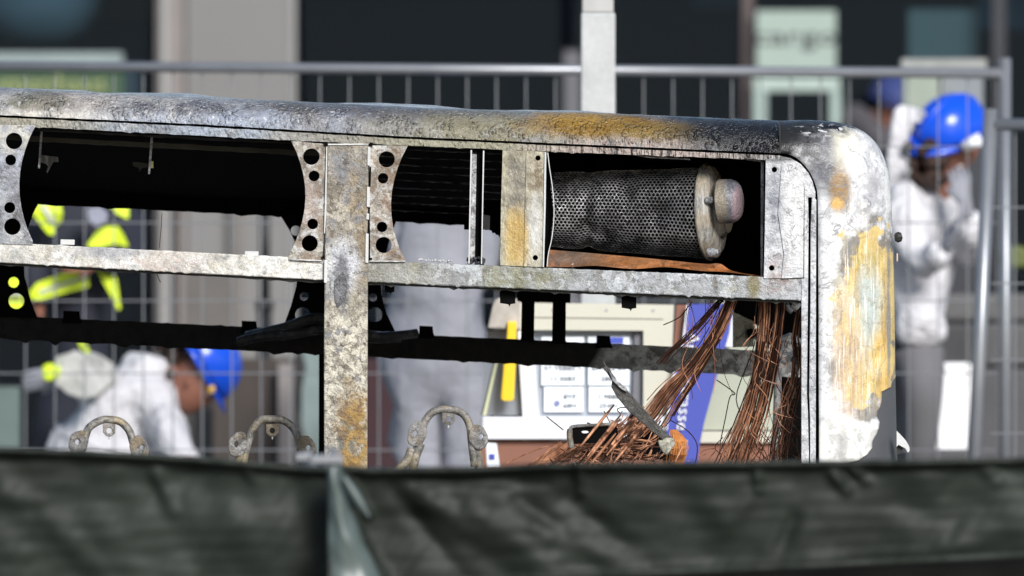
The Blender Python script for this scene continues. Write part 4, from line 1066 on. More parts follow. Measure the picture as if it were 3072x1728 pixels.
# left window content
T = thing('bowl_lamp', (W(110,0,YW+.7).x, YW+.9, 4.4), 'big teal bowl-shaped lampshade hanging in the left shop window', 'lamp')
c = W(105, -60, YW+.9)
MB().lathe([(k_[0]*1.15,k_[1]*1.15) for k_ in [(.001,-.29),(.12,-.275),(.22,-.21),(.27,-.12),(.29,0.0),(.30,.14)]], c, seg=40).build('shade', m_teal, T, smooth=True)
MB().tube([c+Vector((0,0,.1)), c+Vector((0,0,.9))], .008).build('cord', m_black, T)
T = thing('shop_sign', (W(180,0,YW).x, YW, 3.4), 'green sign with yellowish letters under a pale strip in the left shop window', 'sign')
MB().pbox(-420,216,372,420,YW+.03,.04).build('green_panel', m_shopg, T)
MB().pbox(-420,158,368,205,YW+.03,.05).build('pale_strip', plain('teal grey strip', (.22,.27,.27), .5), T)
text('Blumenhaus', 110, 252, YW+.02, .125, m_signtxt, T, sx=1.1)
o = MB().pbox(376,190,424,400,YW+.3,.05).build('side_board', plain('slate grey', (.14,.16,.17), .6)); setp(o, 'narrow slate grey panel right of the green shop sign', 'panel')
o = MB().pbox(225,-80,520,55,YW+1.5,.3).build('brown_shelf', m_warm); setp(o, 'warm brown shelf high in the left shop window', 'shelf')
o = MB().pbox(2080,-40,2230,22,YW+2,.1).build('blue_board', plain('dim blue', (.02,.06,.09), .6)); setp(o, 'dim blue board high inside the right shop window', 'board')
o = MB().pbox(2930,-80,3300,85,YW+1.5,.1).build('blue_board', plain('dim blue wide', (.02,.06,.10), .6)); setp(o, 'wide dim blue board in the top right of the shopfront', 'board')

# granite steps / low wall to the right
T = thing('granite_bench', (W(2900,0,17).x, 17.4, ZP), 'dark granite stepped bench behind the fences on the right', 'bench')
for k, (ya, yb, Y) in enumerate(((880,965,17.6),(970,1100,17.2),(1105,1430,16.8))):
    MB().pbox(2560,ya,3500,yb,Y,.8).build('step', plain('granite %d' % k, (.10-.012*k,.098-.012*k,.097-.01*k), .8, vary=.3, vs=4), T, bevel=.02)
o = MB().pbox(2786,1088,2914,1352,15.6,.03).build('white_board', plain('white board', (.85,.82,.86), .5), bevel=.01); setp(o, 'blank white board leaning beside the legs of the bending worker', 'board')
o = MB().plate([(2994,755),(3010,742),(3060,735),(3100,760),(3100,800),(3040,805),(3000,790)], Y=16.5, t=.25).build('folded_jacket', m_leaf, bevel=.05); setp(o, 'yellow-green folded jacket lying on the granite bench at the right edge', 'jacket')

# ================================================================== KIOSK
YK = 5.4
K = thing('ticket_kiosk', (W(1900,0,YK).x, YK+.6, ZP), 'cream kiosk with white framed display cards and a yellow grip seen through the bus windows', 'kiosk')
def kp(name, mb, mat, **k): return mb.build(name, mat, K, **k)
kp('head_panel', MB().plate([(1560,908),(2022,914),(2010,1240),(1930,1240),(1930,992),(1560,990)], Y=YK, t=1.1), m_cream)
kp('corner_block', MB().plate([(1478,915),(1486,898),(1500,893),(1560,897),(1560,990),(1462,985)], Y=YK-.03, t=.3), m_stone, bevel=.02)
kp('side_glass', MB().plate([(1462,992),(1556,992),(1572,1246),(1440,1246)], Y=YK+.04, t=.02), m_kglass)
kp('glass_edge', MB().plate([(1489,1072),(1497,1072),(1458,1246),(1448,1246)], Y=YK+.02, t=.01), plain('pale yellow edge', (.55,.56,.35), .4))
kp('grip', MB().plate([(1522,964),(1550,964),(1548,1080),(1542,1196),(1538,1203),(1508,1203),(1502,1196),(1512,1080),(1521,1000)], Y=YK-.05, t=.03), m_yel, bevel=.01)
kp('white_upright', MB().plate([(1552,992),(1600,992),(1606,1080),(1618,1250),(1568,1250)], Y=YK, t=.06), m_kw)
kp('sill_band', MB().plate([(1446,1250),(1930,1250),(2010,1244),(2004,1318),(1444,1318)], Y=YK-.02, t=.5), m_kw, bevel=.006)
kp('base_panel', MB().plate([(1444,1320),(2345,1330),(2345,1480),(1444,1480)], Y=YK+.01, t=.5), m_kbrown)
kp('display_back', MB().plate([(1600,992),(1930,992),(1926,1250),(1618,1250)], Y=YK+.05, t=.02), plain('display grey', (.34,.37,.42), .35))
kp('head_joint', MB().plate([(1604,950),(1990,955),(1990,958),(1604,953)], Y=YK-.003, t=.006), plain('joint shadow grey', (.25,.24,.2), .6))
for x_ in (1660, 1820, 1960): kp('rivet', MB().plate(circ(x_, 930, 4, 10), Y=YK-.004, t=.006), m_mull)
kp('display_edge', MB().plate([(1904,994),(1928,994),(1922,1248),(1896,1248)], Y=YK+.03, t=.015), plain('display dark edge', (.16,.16,.18), .4))
for (x0,y0,x1,y1,txt) in ((1624,1010,1752,1156,('57 YEBBS 1','11 0083')),(1764,1010,1888,1156,('EFFERS 64','2882')),(1632,1160,1750,1236,('8YF','68H')),(1766,1160,1886,1236,('1 9888','25481'))):
    c_ = kp('display_card', MB().pbox(x0,y0,x1,y1,YK+.035,.008), m_card)
    yy = (1105,1137) if y0 < 1100 else (1191,1218)
    xx = (x0+x1)/2+(18 if x0 == 1632 else 0)
    for s_, q in zip(txt, yy): text(s_, xx, q, YK+.033, .020, m_ink, c_, name='print', sx=1.3)
    if x0 == 1632: MB().plate(circ(1671,1210,9,14), Y=YK+.03, t=.003).build('printed_dot', plain('blue-grey dot', (.2,.22,.4), .5), c_)
    if y0 < 1100 and x0 > 1700: MB().pbox(1790,1012,1870,1030,YK+.03,.003).build('printed_bar', plain('blue bar', (.05,.08,.45), .5), c_)
kp('brown_strip', MB().plate([(2030,914),(2066,915),(2056,1040),(2020,1320),(1994,1320),(2012,1150)], Y=YK-.005, t=.5), m_kbrown)
kp('side_panel', MB().plate([(2150,900),(2345,900),(2345,1290),(2100,1290)], Y=YK+.02, t=1.0), m_kgreen)
kp('side_sill', MB().plate([(2096,1294),(2345,1294),(2345,1328),(2090,1328)], Y=YK-.01, t=.5), m_cream)
T = thing('blue_banner', (W(2060,0,YK).x, YK-.2, ZP), 'leaning blue banner with white vertical street lettering in front of the cream kiosk', 'banner')
MB().plate([(2066,912),(2200,912),(2188,1000),(2150,1130),(2112,1270),(2098,1340),(2092,1400),(2010,1400),(2000,1290),(2016,1150),(2048,1040)], Y=YK-.04, t=.012).build('sheet', m_banner, T)
MB().plate([(2060,914),(2066,914),(2052,1030),(2018,1150),(2002,1290),(1997,1290),(2010,1150),(2046,1030)], Y=YK-.045, t=.01).build('white_edge', m_kw, T)
text('Antonstrasse 10', 2058, 1180, YK-.05, .058, m_wink, T, rz=90+6.5, sx=1.05)
MB().pbox(2168,905,2200,1040,YK-.025,.01).build('white_corner', m_kw, T)
o = MB().plate([(1458,1328),(1490,1330),(1500,1405),(1462,1405)], Y=YK-.3, t=.01).build('paper_notice', m_card); setp(o, 'small white notice with a blue square leaning at the kiosk base', 'notice')
MB().pbox(1468,1362,1484,1378,YK-.305,.004).build('blue_square', m_banner, o)

# ================================================================== PEOPLE
def skin(name, chains, mat, parent, sub=2, disp=None):
    """chains: lists of ((x,y,z), r) sharing joints by name -> one skinned mesh"""
    bm = bmesh.new(); L = bm.verts.layers.skin.verify(); V = {}
    def vert(k, p, r):
        if k in V: return V[k]
        v = bm.verts.new(p); v[L].radius = (r, r); V[k] = v; return v
    for ch in chains:
        prev = None
        for k, p, r in ch:
            v = vert(k, p, r)
            if prev is not None and prev != v and bm.edges.get((prev, v)) is None: bm.edges.new((prev, v))
            prev = v
    bm.verts.ensure_lookup_table(); bm.verts[0][L].use_root = True
    me = bpy.data.meshes.new(name); bm.to_mesh(me); bm.free()
    o = link(name, me, mat, parent)
    m = o.modifiers.new('skin', 'SKIN'); m.use_smooth_shade = True; m.branch_smoothing = .3
    s_ = o.modifiers.new('sub', 'SUBSURF'); s_.levels = sub; s_.render_levels = sub
    if disp:
        tx = bpy.data.textures.new('folds', 'CLOUDS'); tx.noise_scale = disp[1]
        d = o.modifiers.new('folds', 'DISPLACE'); d.texture = tx; d.strength = disp[0]; d.texture_coords = 'LOCAL'
    return o
def helmet(c, fwd, up, parent, name='helmet', clip=True, mat=None):
    """hard hat: dome with brim, ridge, rim and ear clip; c centre of head"""
    f = Vector(fwd).normalized(); u = (Vector(up) - f*Vector(up).dot(f)).normalized(); s_ = u.cross(f)
    M = Matrix((s_, f, u)).transposed(); c = Vector(c)
    mb = MB(); P = []
    for i in range(13):
        a = i/12*math.pi/2; row = []
        for j in range(36):
            b = 2*math.pi*j/36
            rx, ry, rz = .118, .148, .128
            row.append(c + M @ Vector((math.cos(b)*rx*math.cos(a), math.sin(b)*ry*math.cos(a), .02+rz*math.sin(a))))
        P.append(row)
    mb.grid(P, closed=True)
    P = []
    for e in (0, .5, 1):
        row = []
        for j in range(36):
            b = 2*math.pi*j/36; front = max(0, math.sin(b))**2
            k = e*(.014+.052*front)
            row.append(c + M @ Vector((math.cos(b)*(.118+k*.5), math.sin(b)*(.148+k), .02-e*.018)))
        P.append(row)
    mb.grid(P, closed=True)
    o = mb.build(name, mat or m_blue, parent, smooth=True)
    sm = o.modifiers.new('t', 'SOLIDIFY'); sm.thickness = .005
    mb = MB()
    mb.tube([c + M @ Vector((0, math.cos(a)*.150, .02+math.sin(a)*.131)) for a in [i/14*math.pi for i in range(15)]], .010, 8)
    mb.build('ridge', mat or m_blue, o, smooth=True)
    if clip:
        for sx in (-1, 1):
            q = c + M @ Vector((sx*.124, .035, .002)); MB().lathe([(.001,-.012),(.015,-.010),(.015,.010),(.001,.012)], q, 'X', 12).build('clip', m_strapc, o, smooth=True)
    return o, M
def head(c, fwd, up, r=.1):
    f = Vector(fwd).normalized(); u = (Vector(up) - f*Vector(up).dot(f)).normalized(); s_ = u.cross(f)
    return Matrix((s_, f, u)).transposed()
def face(c, M, parent):
    c = Vector(c); mb = MB()
    mb.lathe([(.001,-.128),(.03,-.122),(.055,-.09),(.07,-.045),(.078,.0),(.078,.05),(.06,.095),(.001,.115)], (0,0,0), seg=28)
    P = [Vector((v[0], v[1]*1.18, v[2])) for v in mb.v]
    out = []
    for p in P:
        if p.y > .05: p.y -= .006*math.cos(p.x*30)*0
        # nose, brow, mouth, sockets
        if p.y > .04:
            p.y += .022*math.exp(-(p.x/.012)**2-((p.z+.022)/.022)**2)
            p.y += .006*math.exp(-((p.z-.022)/.012)**2)
            p.y -= .008*(math.exp(-((p.x-.03)/.014)**2-((p.z-.002)/.012)**2)+math.exp(-((p.x+.03)/.014)**2-((p.z-.002)/.012)**2))
            p.y += .006*math.exp(-(p.x/.024)**2-((p.z+.062)/.008)**2)
        out.append(tuple(c + M @ p))
    mb.v = out; o = mb.build('face', m_skin, parent, smooth=True)
    for sx in (-1, 1):
        MB().lathe([(.001,-.009),(.008,-.005),(.0095,.0),(.008,.005),(.001,.009)], c + M @ Vector((sx*.03, .080, .002)), seg=12).build('eye', m_wink, o, smooth=True)
        MB().lathe([(.001,-.006),(.018,-.004),(.024,.0),(.014,.006),(.001,.008)], c + M @ Vector((sx*.08, .0, -.005)), 'X', 14).build('ear', m_skin, o, smooth=True)
    return o
def hand_chains(tag, wrist, d, side, s_=1.0):
    """palm and five bent fingers growing from the wrist joint"""
    d = Vector(d).normalized(); side = (Vector(side) - d*Vector(side).dot(d)).normalized(); n = d.cross(side)
    w_ = Vector(wrist); palm = w_ + d*.055*s_
    ch = [[(tag+'w', w_, .026*s_), (tag+'p', palm, .034*s_)]]
    for k, (o_, ln) in enumerate(((-.030,.062),(-.010,.075),(.011,.070),(.031,.055))):
        k0 = palm + side*o_*s_ + d*.03*s_
        ch.append([(tag+'p', palm, .034*s_), (f'{tag}{k}a', k0, .012*s_), (f'{tag}{k}b', k0+d*ln*.45*s_+n*.006*s_, .0095*s_), (f'{tag}{k}c', k0+d*ln*.75*s_+n*.026*s_, .008*s_)])
    t0 = palm - side*.04*s_ - d*.015*s_
    ch.append([(tag+'p', palm, .034*s_), (tag+'ta', t0, .013*s_), (tag+'tb', t0 - side*.012*s_ + d*.035*s_+n*.012*s_, .010*s_)])
    return ch
def V(x, y, Y): return W(x, y, Y)

# -- A: worker bending forward at right
YR = 14.4
T = thing('person', (W(2760,0,YR).x, YR, ZP), 'person in white coverall and blue helmet bending forward behind the right fence', 'person', 'workers behind the fence')
pel = V(2730,930,YR); 
C1 = [[('pel', pel, .185), ('wst', V(2722,790,YR), .165), ('chs', V(2752,660,YR-.03), .195), ('nk', V(2800,560,YR-.05), .085)],
      [('chs', V(2748,650,YR-.03), .175), ('shR', V(2700,590,YR-.17), .085), ('elR', V(2775,800,YR-.30), .075), ('wrR', V(2835,750,YR-.45), .055)],
      [('chs', V(2748,650,YR-.03), .175), ('shL', V(2860,610,YR+.10), .090), ('elL', V(2935,760,YR-.10), .078), ('wrL', V(2900,640,YR-.30), .055)],
      [('pel', pel, .165), ('hpR', V(2740,950,YR-.10), .125), ('knR', V(2780,1010,YR-.28), .095)],
      [('pel', pel, .165), ('hpL', V(2760,950,YR+.10), .115), ('knL', V(2800,1030,YR), .085)]]
skin('coverall', C1, m_suit, T, disp=(.10, .16))
C2 = [[('a', V(2740,980,YR-.1), .12), ('k', V(2770,1150,YR-.2), .085), ('an', V(2755,1430,YR-.05), .06), ('ft', V(2810,1470,YR-.15), .05)],
      [('a', V(2740,980,YR-.1), .12), ('k2', V(2715,1180,YR+.12), .085), ('an2', V(2690,1430,YR+.15), .06), ('ft2', V(2740,1470,YR+.05), .05)]]
skin('trousers', C2, m_trs, T)
hc = V(2842,452,YR-.06); fw = Vector((.55,-.15,-.75)); upv = Vector((.45,.05,.8))
M = head(hc, fw, upv); fc = face(hc, M, T)
skin('body', [[('b', V(2722,800,YR), .10), ('c', V(2748,650,YR-.03), .12), ('n', V(2806,560,YR-.05), .058), ('h', V(2832,490,YR-.06), .07)]] +
     [], m_skin, T)
skin('glove', [[('f', V(2838,750,YR-.45), .030), ('Rw', V(2852,720,YR-.47), .028)]] + hand_chains('R', V(2852,720,YR-.47), (.4,-.1,.9), (0,1,0)), m_suitg, T)
skin('glove', [[('f', V(2903,660,YR-.28), .030), ('Lw', V(2896,610,YR-.31), .028)]] + hand_chains('L', V(2896,610,YR-.31), (-.2,.1,.9), (1,0,0)), m_suitg, T)
helmet(V(2852,402,YR-.06), (-.75,-.6,-.35), (.28,-.25,.95), T)
# curly hair under the helmet
mb = MB(); rnd = random.Random(4)
for k in range(70):
    u = rnd.uniform(0, 1); x = rnd.gauss(2768, 26)+u*20; y = 425+u*125; Y = YR-.12+rng(.10)
    c = V(x, y, Y); r = rnd.uniform(.018, .034); mb.lathe([(.001,-r),(r*.8,-r*.5),(r,0),(r*.8,r*.5),(.001,r)], c, seg=8)
o = mb.build('hair', m_hair, T, smooth=True)
# raised stiff hood behind the head
o = MB().plate([(2655,600),(2660,480),(2672,380),(2684,325),(2702,312),(2745,322),(2790,340),(2778,372),(2738,368),(2728,430),(2738,520),(2750,610)], Y=YR-.14, t=.26, fy=lambda x, y: .05*nz(x*.012, y*.012, 1)).build('hood', m_suit, T, bevel=.03)
o = MB().tube([V(2888,440,YR-.2), V(2944,418,YR-.2)], [.018,.028], 12).build('head_lamp', m_kw, T, smooth=True)

# -- B: crouching worker left
YC = 14.6
T = thing('person', (W(400,0,YC).x, YC, ZP), 'person in white coverall and blue helmet crouching low behind the fence, left', 'person', 'workers behind the fence')
pel = V(335,1440,YC)
C1 = [[('pel', pel, .30), ('w', V(345,1330,YC), .29), ('c', V(405,1210,YC-.06), .215), ('n', V(440,1110,YC-.10), .105), ('hd', V(445,1060,YC-.08), .11)],
      [('c', V(395,1215,YC-.06), .20), ('sR', V(470,1200,YC-.2), .10), ('eR', V(520,1330,YC-.35), .07), ('wR', V(560,1400,YC-.45), .05)],
      [('c', V(395,1215,YC-.06), .20), ('sL', V(300,1170,YC+.12), .09), ('eL', V(240,1120,YC), .065), ('wL', V(170,1120,YC-.1), .045)],
      [('pel', pel, .24), ('kR', V(205,1420,YC-.15), .17), ('aR', V(150,1560,YC), .08)],
      [('pel', pel, .24), ('kL', V(520,1440,YC-.2), .13), ('aL', V(480,1560,YC), .08)]]
skin('coverall', C1, m_suit, T, disp=(.05, .14))
hc = V(580,1150,YC-.12); M = head(hc, (.75,-.25,-.5), (.3,0,.9)); face(hc, M, T)
skin('body', [[('b', V(345,1320,YC), .15), ('c', V(395,1215,YC-.06), .12), ('n', V(490,1130,YC-.10), .055), ('h', V(560,1120,YC-.12), .07)]] +
     [[('c', V(395,1215,YC-.06), .12), ('f', V(470,1200,YC-.2), .05), ('f2', V(520,1330,YC-.35), .04), ('Rw', V(562,1402,YC-.45), .028)]] + hand_chains('R', V(562,1402,YC-.45), (.5,-.5,-.6), (1,0,0)), m_skin, T)
skin('glove', [[('f', V(215,1120,YC), .045), ('Lw', V(176,1124,YC-.1), .034)]] + hand_chains('L', V(176,1124,YC-.1), (-.9,-.2,-.2), (0,0,1)), m_suitg, T)
helmet(V(598,1106,YC-.12), (.40,.45,-.70), (.50,-.25,.80), T)
mb = MB(); rnd = random.Random(5)
for k in range(50):
    c = V(rnd.gauss(530, 18), rnd.uniform(1030, 1150), YC-.05+rng(.1)); r = rnd.uniform(.016, .03); mb.lathe([(.001,-r),(r*.8,-r*.5),(r,0),(r*.8,r*.5),(.001,r)], c, seg=8)
mb.build('hair', m_hair, T, smooth=True)
# -- paper bag held
o = MB().plate([(250+96*math.cos(t_*.2618)*(1+.30*nz(math.cos(t_*.2618)*2.2, math.sin(t_*.2618)*2.2, 3)), 1118+72*math.sin(t_*.2618)*(1+.35*nz(math.cos(t_*.2618)*2.5, math.sin(t_*.2618)*2.5, 6))) for t_ in range(24)], Y=YC-.25, t=.05, fy=lambda x, y: .05*nz(x*.02, y*.02, 1)).build('crumpled_bag', plain('crumpled white film', (.42,.42,.40), .6, vary=.4, vs=9, bump=(9, .7, .05)), bevel=.015); setp(o, 'crumpled white bag with yellowish stains held by the crouching worker', 'bag')
o = MB().plate([(126,1098),(150,1088),(182,1100),(180,1130),(140,1146),(126,1130)], Y=YC-.3, t=.05).build('yellow_tag', m_hiv, bevel=.01); setp(o, 'bright yellow tag at the left end of the crumpled white bag', 'tag')

# -- C: firefighter in dark turnout coat with yellow tape
YD = 15.2
T = thing('person', (W(240,0,YD).x, YD, ZP), 'person in navy turnout gear with fluorescent yellow bands behind the left fence', 'person', 'workers behind the fence')
C1 = [[('pel', V(230,1010,YD), .15), ('w', V(235,900,YD), .155), ('c', V(245,700,YD), .19), ('n', V(250,600,YD), .08)],
      [('c', V(245,700,YD), .19), ('sR', V(130,640,YD), .10), ('eR', V(95,790,YD-.05), .075), ('wR', V(110,900,YD-.15), .055)],
      [('c', V(245,700,YD), .19), ('sL', V(340,650,YD), .10), ('eL', V(395,780,YD-.15), .075), ('wL', V(300,780,YD-.32), .055)],
      [('pel', V(230,1010,YD), .15), ('kR', V(180,1220,YD), .11), ('aR', V(170,1480,YD), .09)],
      [('pel', V(230,1010,YD), .15), ('kL', V(300,1220,YD), .11), ('aL', V(310,1480,YD), .09)]]
skin('turnout_suit', C1, m_navy, T)
hc = V(250,500,YD-.03); M = head(hc, (.2,-1,-.1), (0,0,1)); face(hc, M, T)
skin('body', [[('b', V(235,900,YD), .10), ('c', V(245,700,YD), .12), ('n', V(250,600,YD), .06), ('h', V(250,545,YD), .065)]] + 
     [[('c', V(245,700,YD), .12), ('e', V(130,650,YD), .05), ('e2', V(95,790,YD-.05), .04), ('Rw', V(112,905,YD-.15), .03)]] + hand_chains('R', V(112,905,YD-.15), (.1,-.2,-.9), (0,1,0)) +
     [[('c', V(245,700,YD), .12), ('f', V(340,655,YD), .05), ('f2', V(395,780,YD-.15), .04), ('Lw', V(292,780,YD-.34), .03)]] + hand_chains('L', V(292,780,YD-.34), (-.9,-.2,-.1), (0,0,1)), m_skin, T)
helmet(V(250,455,YD-.03), (.2,-1,0), (0,0,1), T, clip=False)
def tape(pts, name='reflective_band', mat=m_hiv, Y=YD-.24):
    o = MB().plate(pts, Y=Y, t=.012, fy=lambda x, y: .03*nz(x*.03, y*.03, 2)).build(name, mat, T); return o
tape([(95,600),(180,600),(188,640),(184,665),(166,680),(160,704),(148,704),(135,690),(98,640)])
tape([(330,618),(386,618),(386,655),(378,655),(350,640)])
tape([(262,735),(292,690),(320,680),(352,678),(368,700),(384,735),(380,745),(345,735),(325,742),(268,745)])
tape([(85,880),(110,850),(190,820),(265,795),(266,860),(190,880),(110,902),(90,905)])
tape([(286,800),(345,812),(362,925),(354,930),(340,900),(312,850)])
tape([(230,1010),(250,1015),(272,1060),(262,1068),(240,1040)])
tape([(18,830),(64,830),(72,930),(22,930)])
tape([(120,615),(140,618),(165,670),(158,676)], 'silver_band', m_hiv2, YD-.26)
tape([(20,872),(68,872),(69,886),(20,886)], 'silver_band', m_hiv2, YD-.26)
tape([(118,872),(262,824),(262,834),(120,882)], 'silver_band', m_hiv2, YD-.26)
o = MB().plate([(262,625),(300,618),(325,640),(320,665),(290,680),(266,660)], Y=YD-.3, t=.05, fy=lambda x, y: .02*nz(x*.05, y*.05, 1)).build('grey_pouch', plain('pale grey pouch', (.25,.26,.32), .7, vary=.4, vs=20), T)

# -- D: person standing, grey-white coverall, centre
YE = 12.9
T = thing('person', (W(1300,0,YE).x, YE, ZP), 'person standing upright in a pale grey coverall, legs seen through the centre bus windows', 'person', 'workers behind the fence')
C1 = [[('pel', V(1308,1100,YE), 0.209), ('w', V(1305,960,YE), 0.201), ('c', V(1312,760,YE), 0.209), ('c2', V(1312,650,YE), 0.198), ('n', V(1312,590,YE), .07)],
      [('c2', V(1312,650,YE), 0.198), ('sR', V(1215,600,YE), .085), ('eR', V(1205,800,YE-.02), .075), ('wR', V(1280,930,YE+.2), .05)],
      [('c2', V(1312,650,YE), 0.198), ('sL', V(1410,600,YE), .085), ('eL', V(1440,800,YE-.02), .070), ('wL', V(1340,930,YE+.2), .05)],
      [('pel', V(1308,1100,YE), 0.209), ('hR', V(1245,1150,YE), 0.141), ('kR', V(1252,1330,YE), 0.111), ('aR', V(1262,1560,YE), .075)],
      [('pel', V(1308,1100,YE), 0.209), ('hL', V(1370,1150,YE), 0.141), ('kL', V(1395,1330,YE), 0.113), ('aL', V(1400,1560,YE), .075)]]
skin('coverall', C1, m_suitg, T, disp=(.10, .10))
hc = V(1312,530,YE-.03); M = head(hc, (.1,-1,-.1), (0,0,1)); face(hc, M, T)
skin('body', [[('b', V(1308,960,YE), .10), ('c', V(1312,650,YE), .10), ('n', V(1312,590,YE), .055), ('h', V(1312,560,YE), .065)]] +
     [[('c', V(1312,650,YE), .10), ('e', V(1215,605,YE), .045), ('e2', V(1205,800,YE-.02), .04), ('Rw', V(1283,935,YE+.2), .026)]] + hand_chains('R', V(1283,935,YE+.2), (.5,-.3,-.6), (0,1,0)), m_skin, T)
helmet(V(1312,495,YE-.03), (.1,-1,0), (0,0,1), T)

# -- E: hooded person far back right, out of focus
YG = YW-1.6
T = thing('person', (W(2620,0,YG).x, YG, ZP), 'person in shaded grey coverall and blue helmet stooping in the shade beyond the bus corner', 'person', 'workers behind the fence')
C1 = [[('pel', V(2560,700,YG), .16), ('w', V(2555,600,YG), .16), ('c', V(2575,430,YG), .165), ('n', V(2640,340,YG), .08)],
      [('c', V(2575,430,YG), .165), ('s', V(2560,340,YG-.1), .085), ('e', V(2660,430,YG-.2), .065), ('wr', V(2700,500,YG-.25), .045)],
      [('pel', V(2560,700,YG), .16), ('k', V(2550,1000,YG), .10), ('an', V(2550,1400,YG), .07)],
      [('pel', V(2560,700,YG), .16), ('k2', V(2600,1000,YG), .10), ('an2', V(2610,1400,YG), .07)]]
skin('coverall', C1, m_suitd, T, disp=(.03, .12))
hc = V(2690,350,YG-.03); M = head(hc, (.7,-.4,-.5), (.4,0,.9)); face(hc, M, T)
skin('body', [[('b', V(2555,600,YG), .10), ('c', V(2575,430,YG), .10), ('n', V(2640,350,YG), .055), ('h', V(2675,350,YG), .065)]] +
     [[('c', V(2575,430,YG), .10), ('e', V(2560,345,YG-.1), .045), ('e2', V(2660,430,YG-.2), .04), ('Rw', V(2704,505,YG-.26), .026)]] + hand_chains('R', V(2704,505,YG-.26), (.6,-.2,-.7), (0,1,0)), m_skin, T)
helmet(V(2690,322,YG-.03), (.6,-.4,-.3), (.3,0,.9), T, clip=False, mat=plain('shaded blue plastic', (.03,.045,.16), .6))  # helmet blue darkened so the shade is in its colour

# ================================================================== TARPAULINS IN FRONT
YT = -9.5
def tarp(name, x0, x1, topf, botf, Y, label, folds, side=0, amp=1.0, nx=170, nyy=110, seed=0):
    P = []
    for j in range(nyy+1):
        v = j/nyy; row = []
        for i in range(nx+1):
            px = lerp(x0, x1, i/nx); py = lerp(topf(px), botf(px), v)
            d = 0
            for (ax, ay, bx, by, wd, h) in folds:             # ridge segments
                abx, aby = bx-ax, by-ay; L2 = abx*abx+aby*aby
                t = max(0, min(1, ((px-ax)*abx+(py-ay)*aby)/L2)); dx = px-(ax+abx*t); dy = py-(ay+aby*t)
                d += .36*h*math.exp(-(dx*dx+dy*dy)/(wd*wd))*(.55+.45*math.sin(math.pi*min(1, t+.25)))
            hh = max(0, py-topf(px))*.00073
            d -= .20*hh
            if seed == 7:
                wf = 75+80*min(1, hh/.25); q = max(0, min(1, 1-(px-985)/wf)); q = q*q*(3-2*q)
                d += q*(.46*min(hh, .3)+.006) + .10*hh*q*math.sin((px-985)*.07+py*.012)*.3
            d += .022*amp*nz(px*.004+seed, py*.006, 1) + .004*amp*nz(px*.006+py*.004, py*.028, seed+2) + .003*amp*nz((px+py*.6)*.03, (py-px*.3)*.008, seed+8)
            d += .010*amp*nz((px-py*.7)*.008+seed, (px+py)*.002, seed+5)
            d -= .05*math.exp(-((py-topf(px))/16)**2)*-1*.5
            p = W(px, py, Y); p.y -= d
            row.append(p)
        P.append(row)
    mb = MB().grid(P)
    T = thing(name, (W((x0+x1)/2, 0, Y).x, Y, 0), label, 'tarpaulin', 'tarpaulins hung on the near barrier')
    o = mb.build('sheet', m_tarp, T, smooth=True); o.modifiers.new('t', 'SOLIDIFY').thickness = .003
    return T, P
tl = lambda x: pl([(-400,1340),(0,1350),(240,1358),(585,1378),(880,1404),(1020,1412)], x) + 2*nz(x*.02, 1, 1)
tr = lambda x: pl([(985,1398),(1100,1412),(1430,1408),(1640,1398),(2300,1391),(2690,1388),(3072,1380),(3500,1376)], x) + 2.5*nz(x*.02, 1, 1)
TL, PL_ = tarp('tarpaulin', -420, 1010, tl, lambda x: 2300, YT, 'dark green tarpaulin on the near barrier, left of the bright fold',
     [(0,1480,110,1500,30,.03),(470,1420,520,1530,22,.05),(150,1560,330,1760,40,.05),(0,1600,120,1728,45,.05),(620,1400,470,1470,30,-.03),(700,1560,560,1750,50,.05),(860,1430,950,1750,60,-.06),(380,1500,620,1480,60,-.03),(740,1410,760,1440,16,.04)], seed=1)
TR, PR_ = tarp('tarpaulin', 985, 3450, tr, lambda x: pl([(985,1752),(1490,1730),(2000,1712),(2400,1694),(3072,1661),(3450,1645)], x), YT-.06, 'dark green creased tarpaulin with a rolled hem, right of the bright fold',
     [(1022,1420,1100,1545,15,.12),(1060,1640,1130,1728,30,.16),(1050,1560,1075,1625,22,.10),(1280,1500,1600,1720,34,.05),(1180,1470,1400,1740,30,-.05),(1420,1540,1700,1740,36,.05),(1560,1500,1790,1690,30,-.045),(1620,1580,1900,1720,34,.05),(1700,1500,1980,1700,34,-.05),
      (1738,1405,1745,1478,13,.07),(2270,1410,2278,1470,14,.06),(2250,1500,2130,1620,30,.03),(2500,1420,2540,1470,18,.07),(2560,1410,2600,1440,16,.06),(2380,1560,2330,1700,30,-.06),(2180,1580,2110,1480,40,.03),(2700,1500,2850,1560,50,-.04),(2850,1640,3072,1560,50,.045),(2420,1680,2900,1640,30,.02),(1980,1700,2500,1690,22,.03),(2960,1410,2990,1440,22,.05),(1250,1440,1640,1450,22,-.04)], seed=7, nx=260)
mb = MB().tube([p + Vector((0,-.004,-.004)) for p in PR_[-1]], .011, 8); mb.build('hem', m_tarp, TR, smooth=True)
mb = MB().tube([p + Vector((0,.0,0)) for p in PR_[0]], .008, 8); mb.build('top_hem', m_tarp, TR, smooth=True)
mb = MB().tube([p + Vector((0,.0,0)) for p in PL_[0]], .008, 8); mb.build('top_hem', m_tarp, TL, smooth=True)
m_sheen = plain('paler tarpaulin with painted sheen', (.070,.092,.087), .36, vary=.35, vs=5)  # paler strips paint the highlight on the fold and its crease
P = []
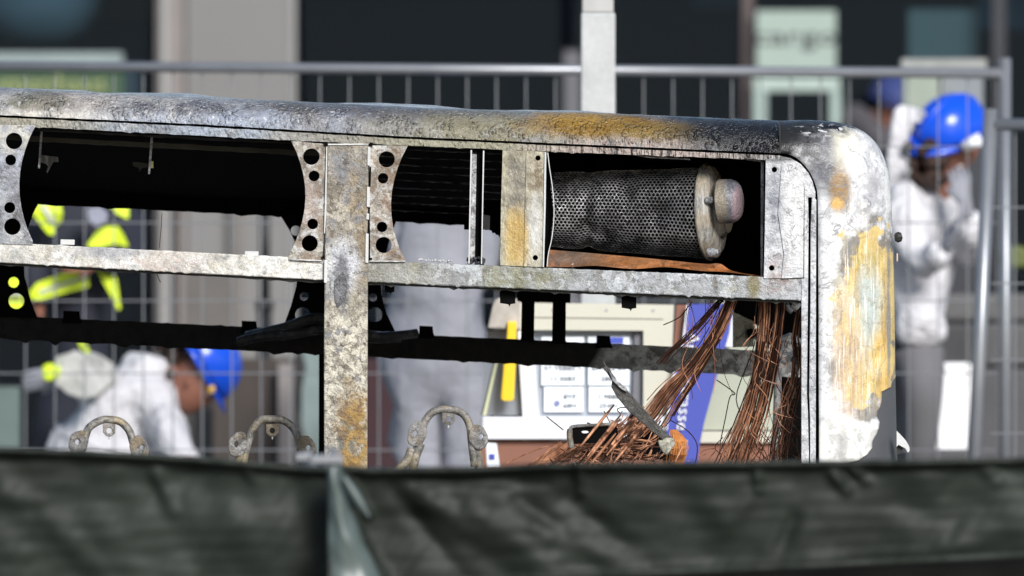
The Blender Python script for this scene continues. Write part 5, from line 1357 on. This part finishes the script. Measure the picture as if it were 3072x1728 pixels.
for i in range(40):
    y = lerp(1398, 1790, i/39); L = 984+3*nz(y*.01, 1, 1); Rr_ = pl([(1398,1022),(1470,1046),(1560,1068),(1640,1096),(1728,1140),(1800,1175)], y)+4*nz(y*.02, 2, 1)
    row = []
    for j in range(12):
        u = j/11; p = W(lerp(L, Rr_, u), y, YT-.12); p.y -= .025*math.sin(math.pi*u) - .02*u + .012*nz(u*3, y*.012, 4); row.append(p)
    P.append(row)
o = MB().grid(P).build('fold_sheen', m_sheen, TR, smooth=True, label='painted sheen on the fold'); o.modifiers.new('t', 'SOLIDIFY').thickness = .003
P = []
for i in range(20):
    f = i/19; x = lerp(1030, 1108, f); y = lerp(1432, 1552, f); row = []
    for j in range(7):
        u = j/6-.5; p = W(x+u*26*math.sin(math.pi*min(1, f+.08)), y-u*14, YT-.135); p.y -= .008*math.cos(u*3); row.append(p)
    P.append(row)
o = MB().grid(P).build('crease_sheen', m_sheen, TR, smooth=True, label='painted sheen along a crease'); o.modifiers.new('t', 'SOLIDIFY').thickness = .003
T3, _ = tarp('tarpaulin', 985, 3450, lambda x: 1560, lambda x: 3600, YT+.22, 'lower dark tarpaulin showing under the rolled hem of the creased one', [(2200,1700,2900,1790,40,.02)], seed=13, nx=60, nyy=30)
for o in T3.children: o.data.materials.clear(); o.data.materials.append(plain('black-green tarpaulin', (.022,.024,.022), .6))
# barrier that carries them
F = thing('near_barrier', (W(960,0,YT+.2).x, YT+.2, 0), 'grey tube barrier with paired posts carrying the green tarpaulins, posts poking above', 'barrier')
for x, t_ in ((922,1352),(1002,1342),(966,1362)):
    a = W(x, t_, YT+.30); MB().tube([(a.x, YT+.32, 0), (a.x, YT+.32, a.z)], .013, 12).build('post', m_fence2, F, smooth=True)
for x0_, x1_ in ((-420, 905), (1025, 3450)):
    MB().tube([(W(x,0,YT+.30).x, YT+.32, W(0,(tl if x < 950 else tr)(x)+16,YT).z) for x in (x0_, (x0_+x1_)/2, x1_)], .015, 12).build('rail', m_fence2, F, smooth=True)
for x in (-380, 3400):
    MB().tube([(W(x,0,YT+.30).x, YT+.32, 0), (W(x,0,YT+.30).x, YT+.32, 1.75)], .018, 12).build('post', m_fence2, F, smooth=True)
MB().pbox(885, 1360, 930, 1384, YT+.26, .03).build('coupler', m_fence2, F, bevel=.004)
MB().pbox(930, 1368, 1030, 1392, YT+.25, .03).build('coupler', m_fence2, F, bevel=.004)
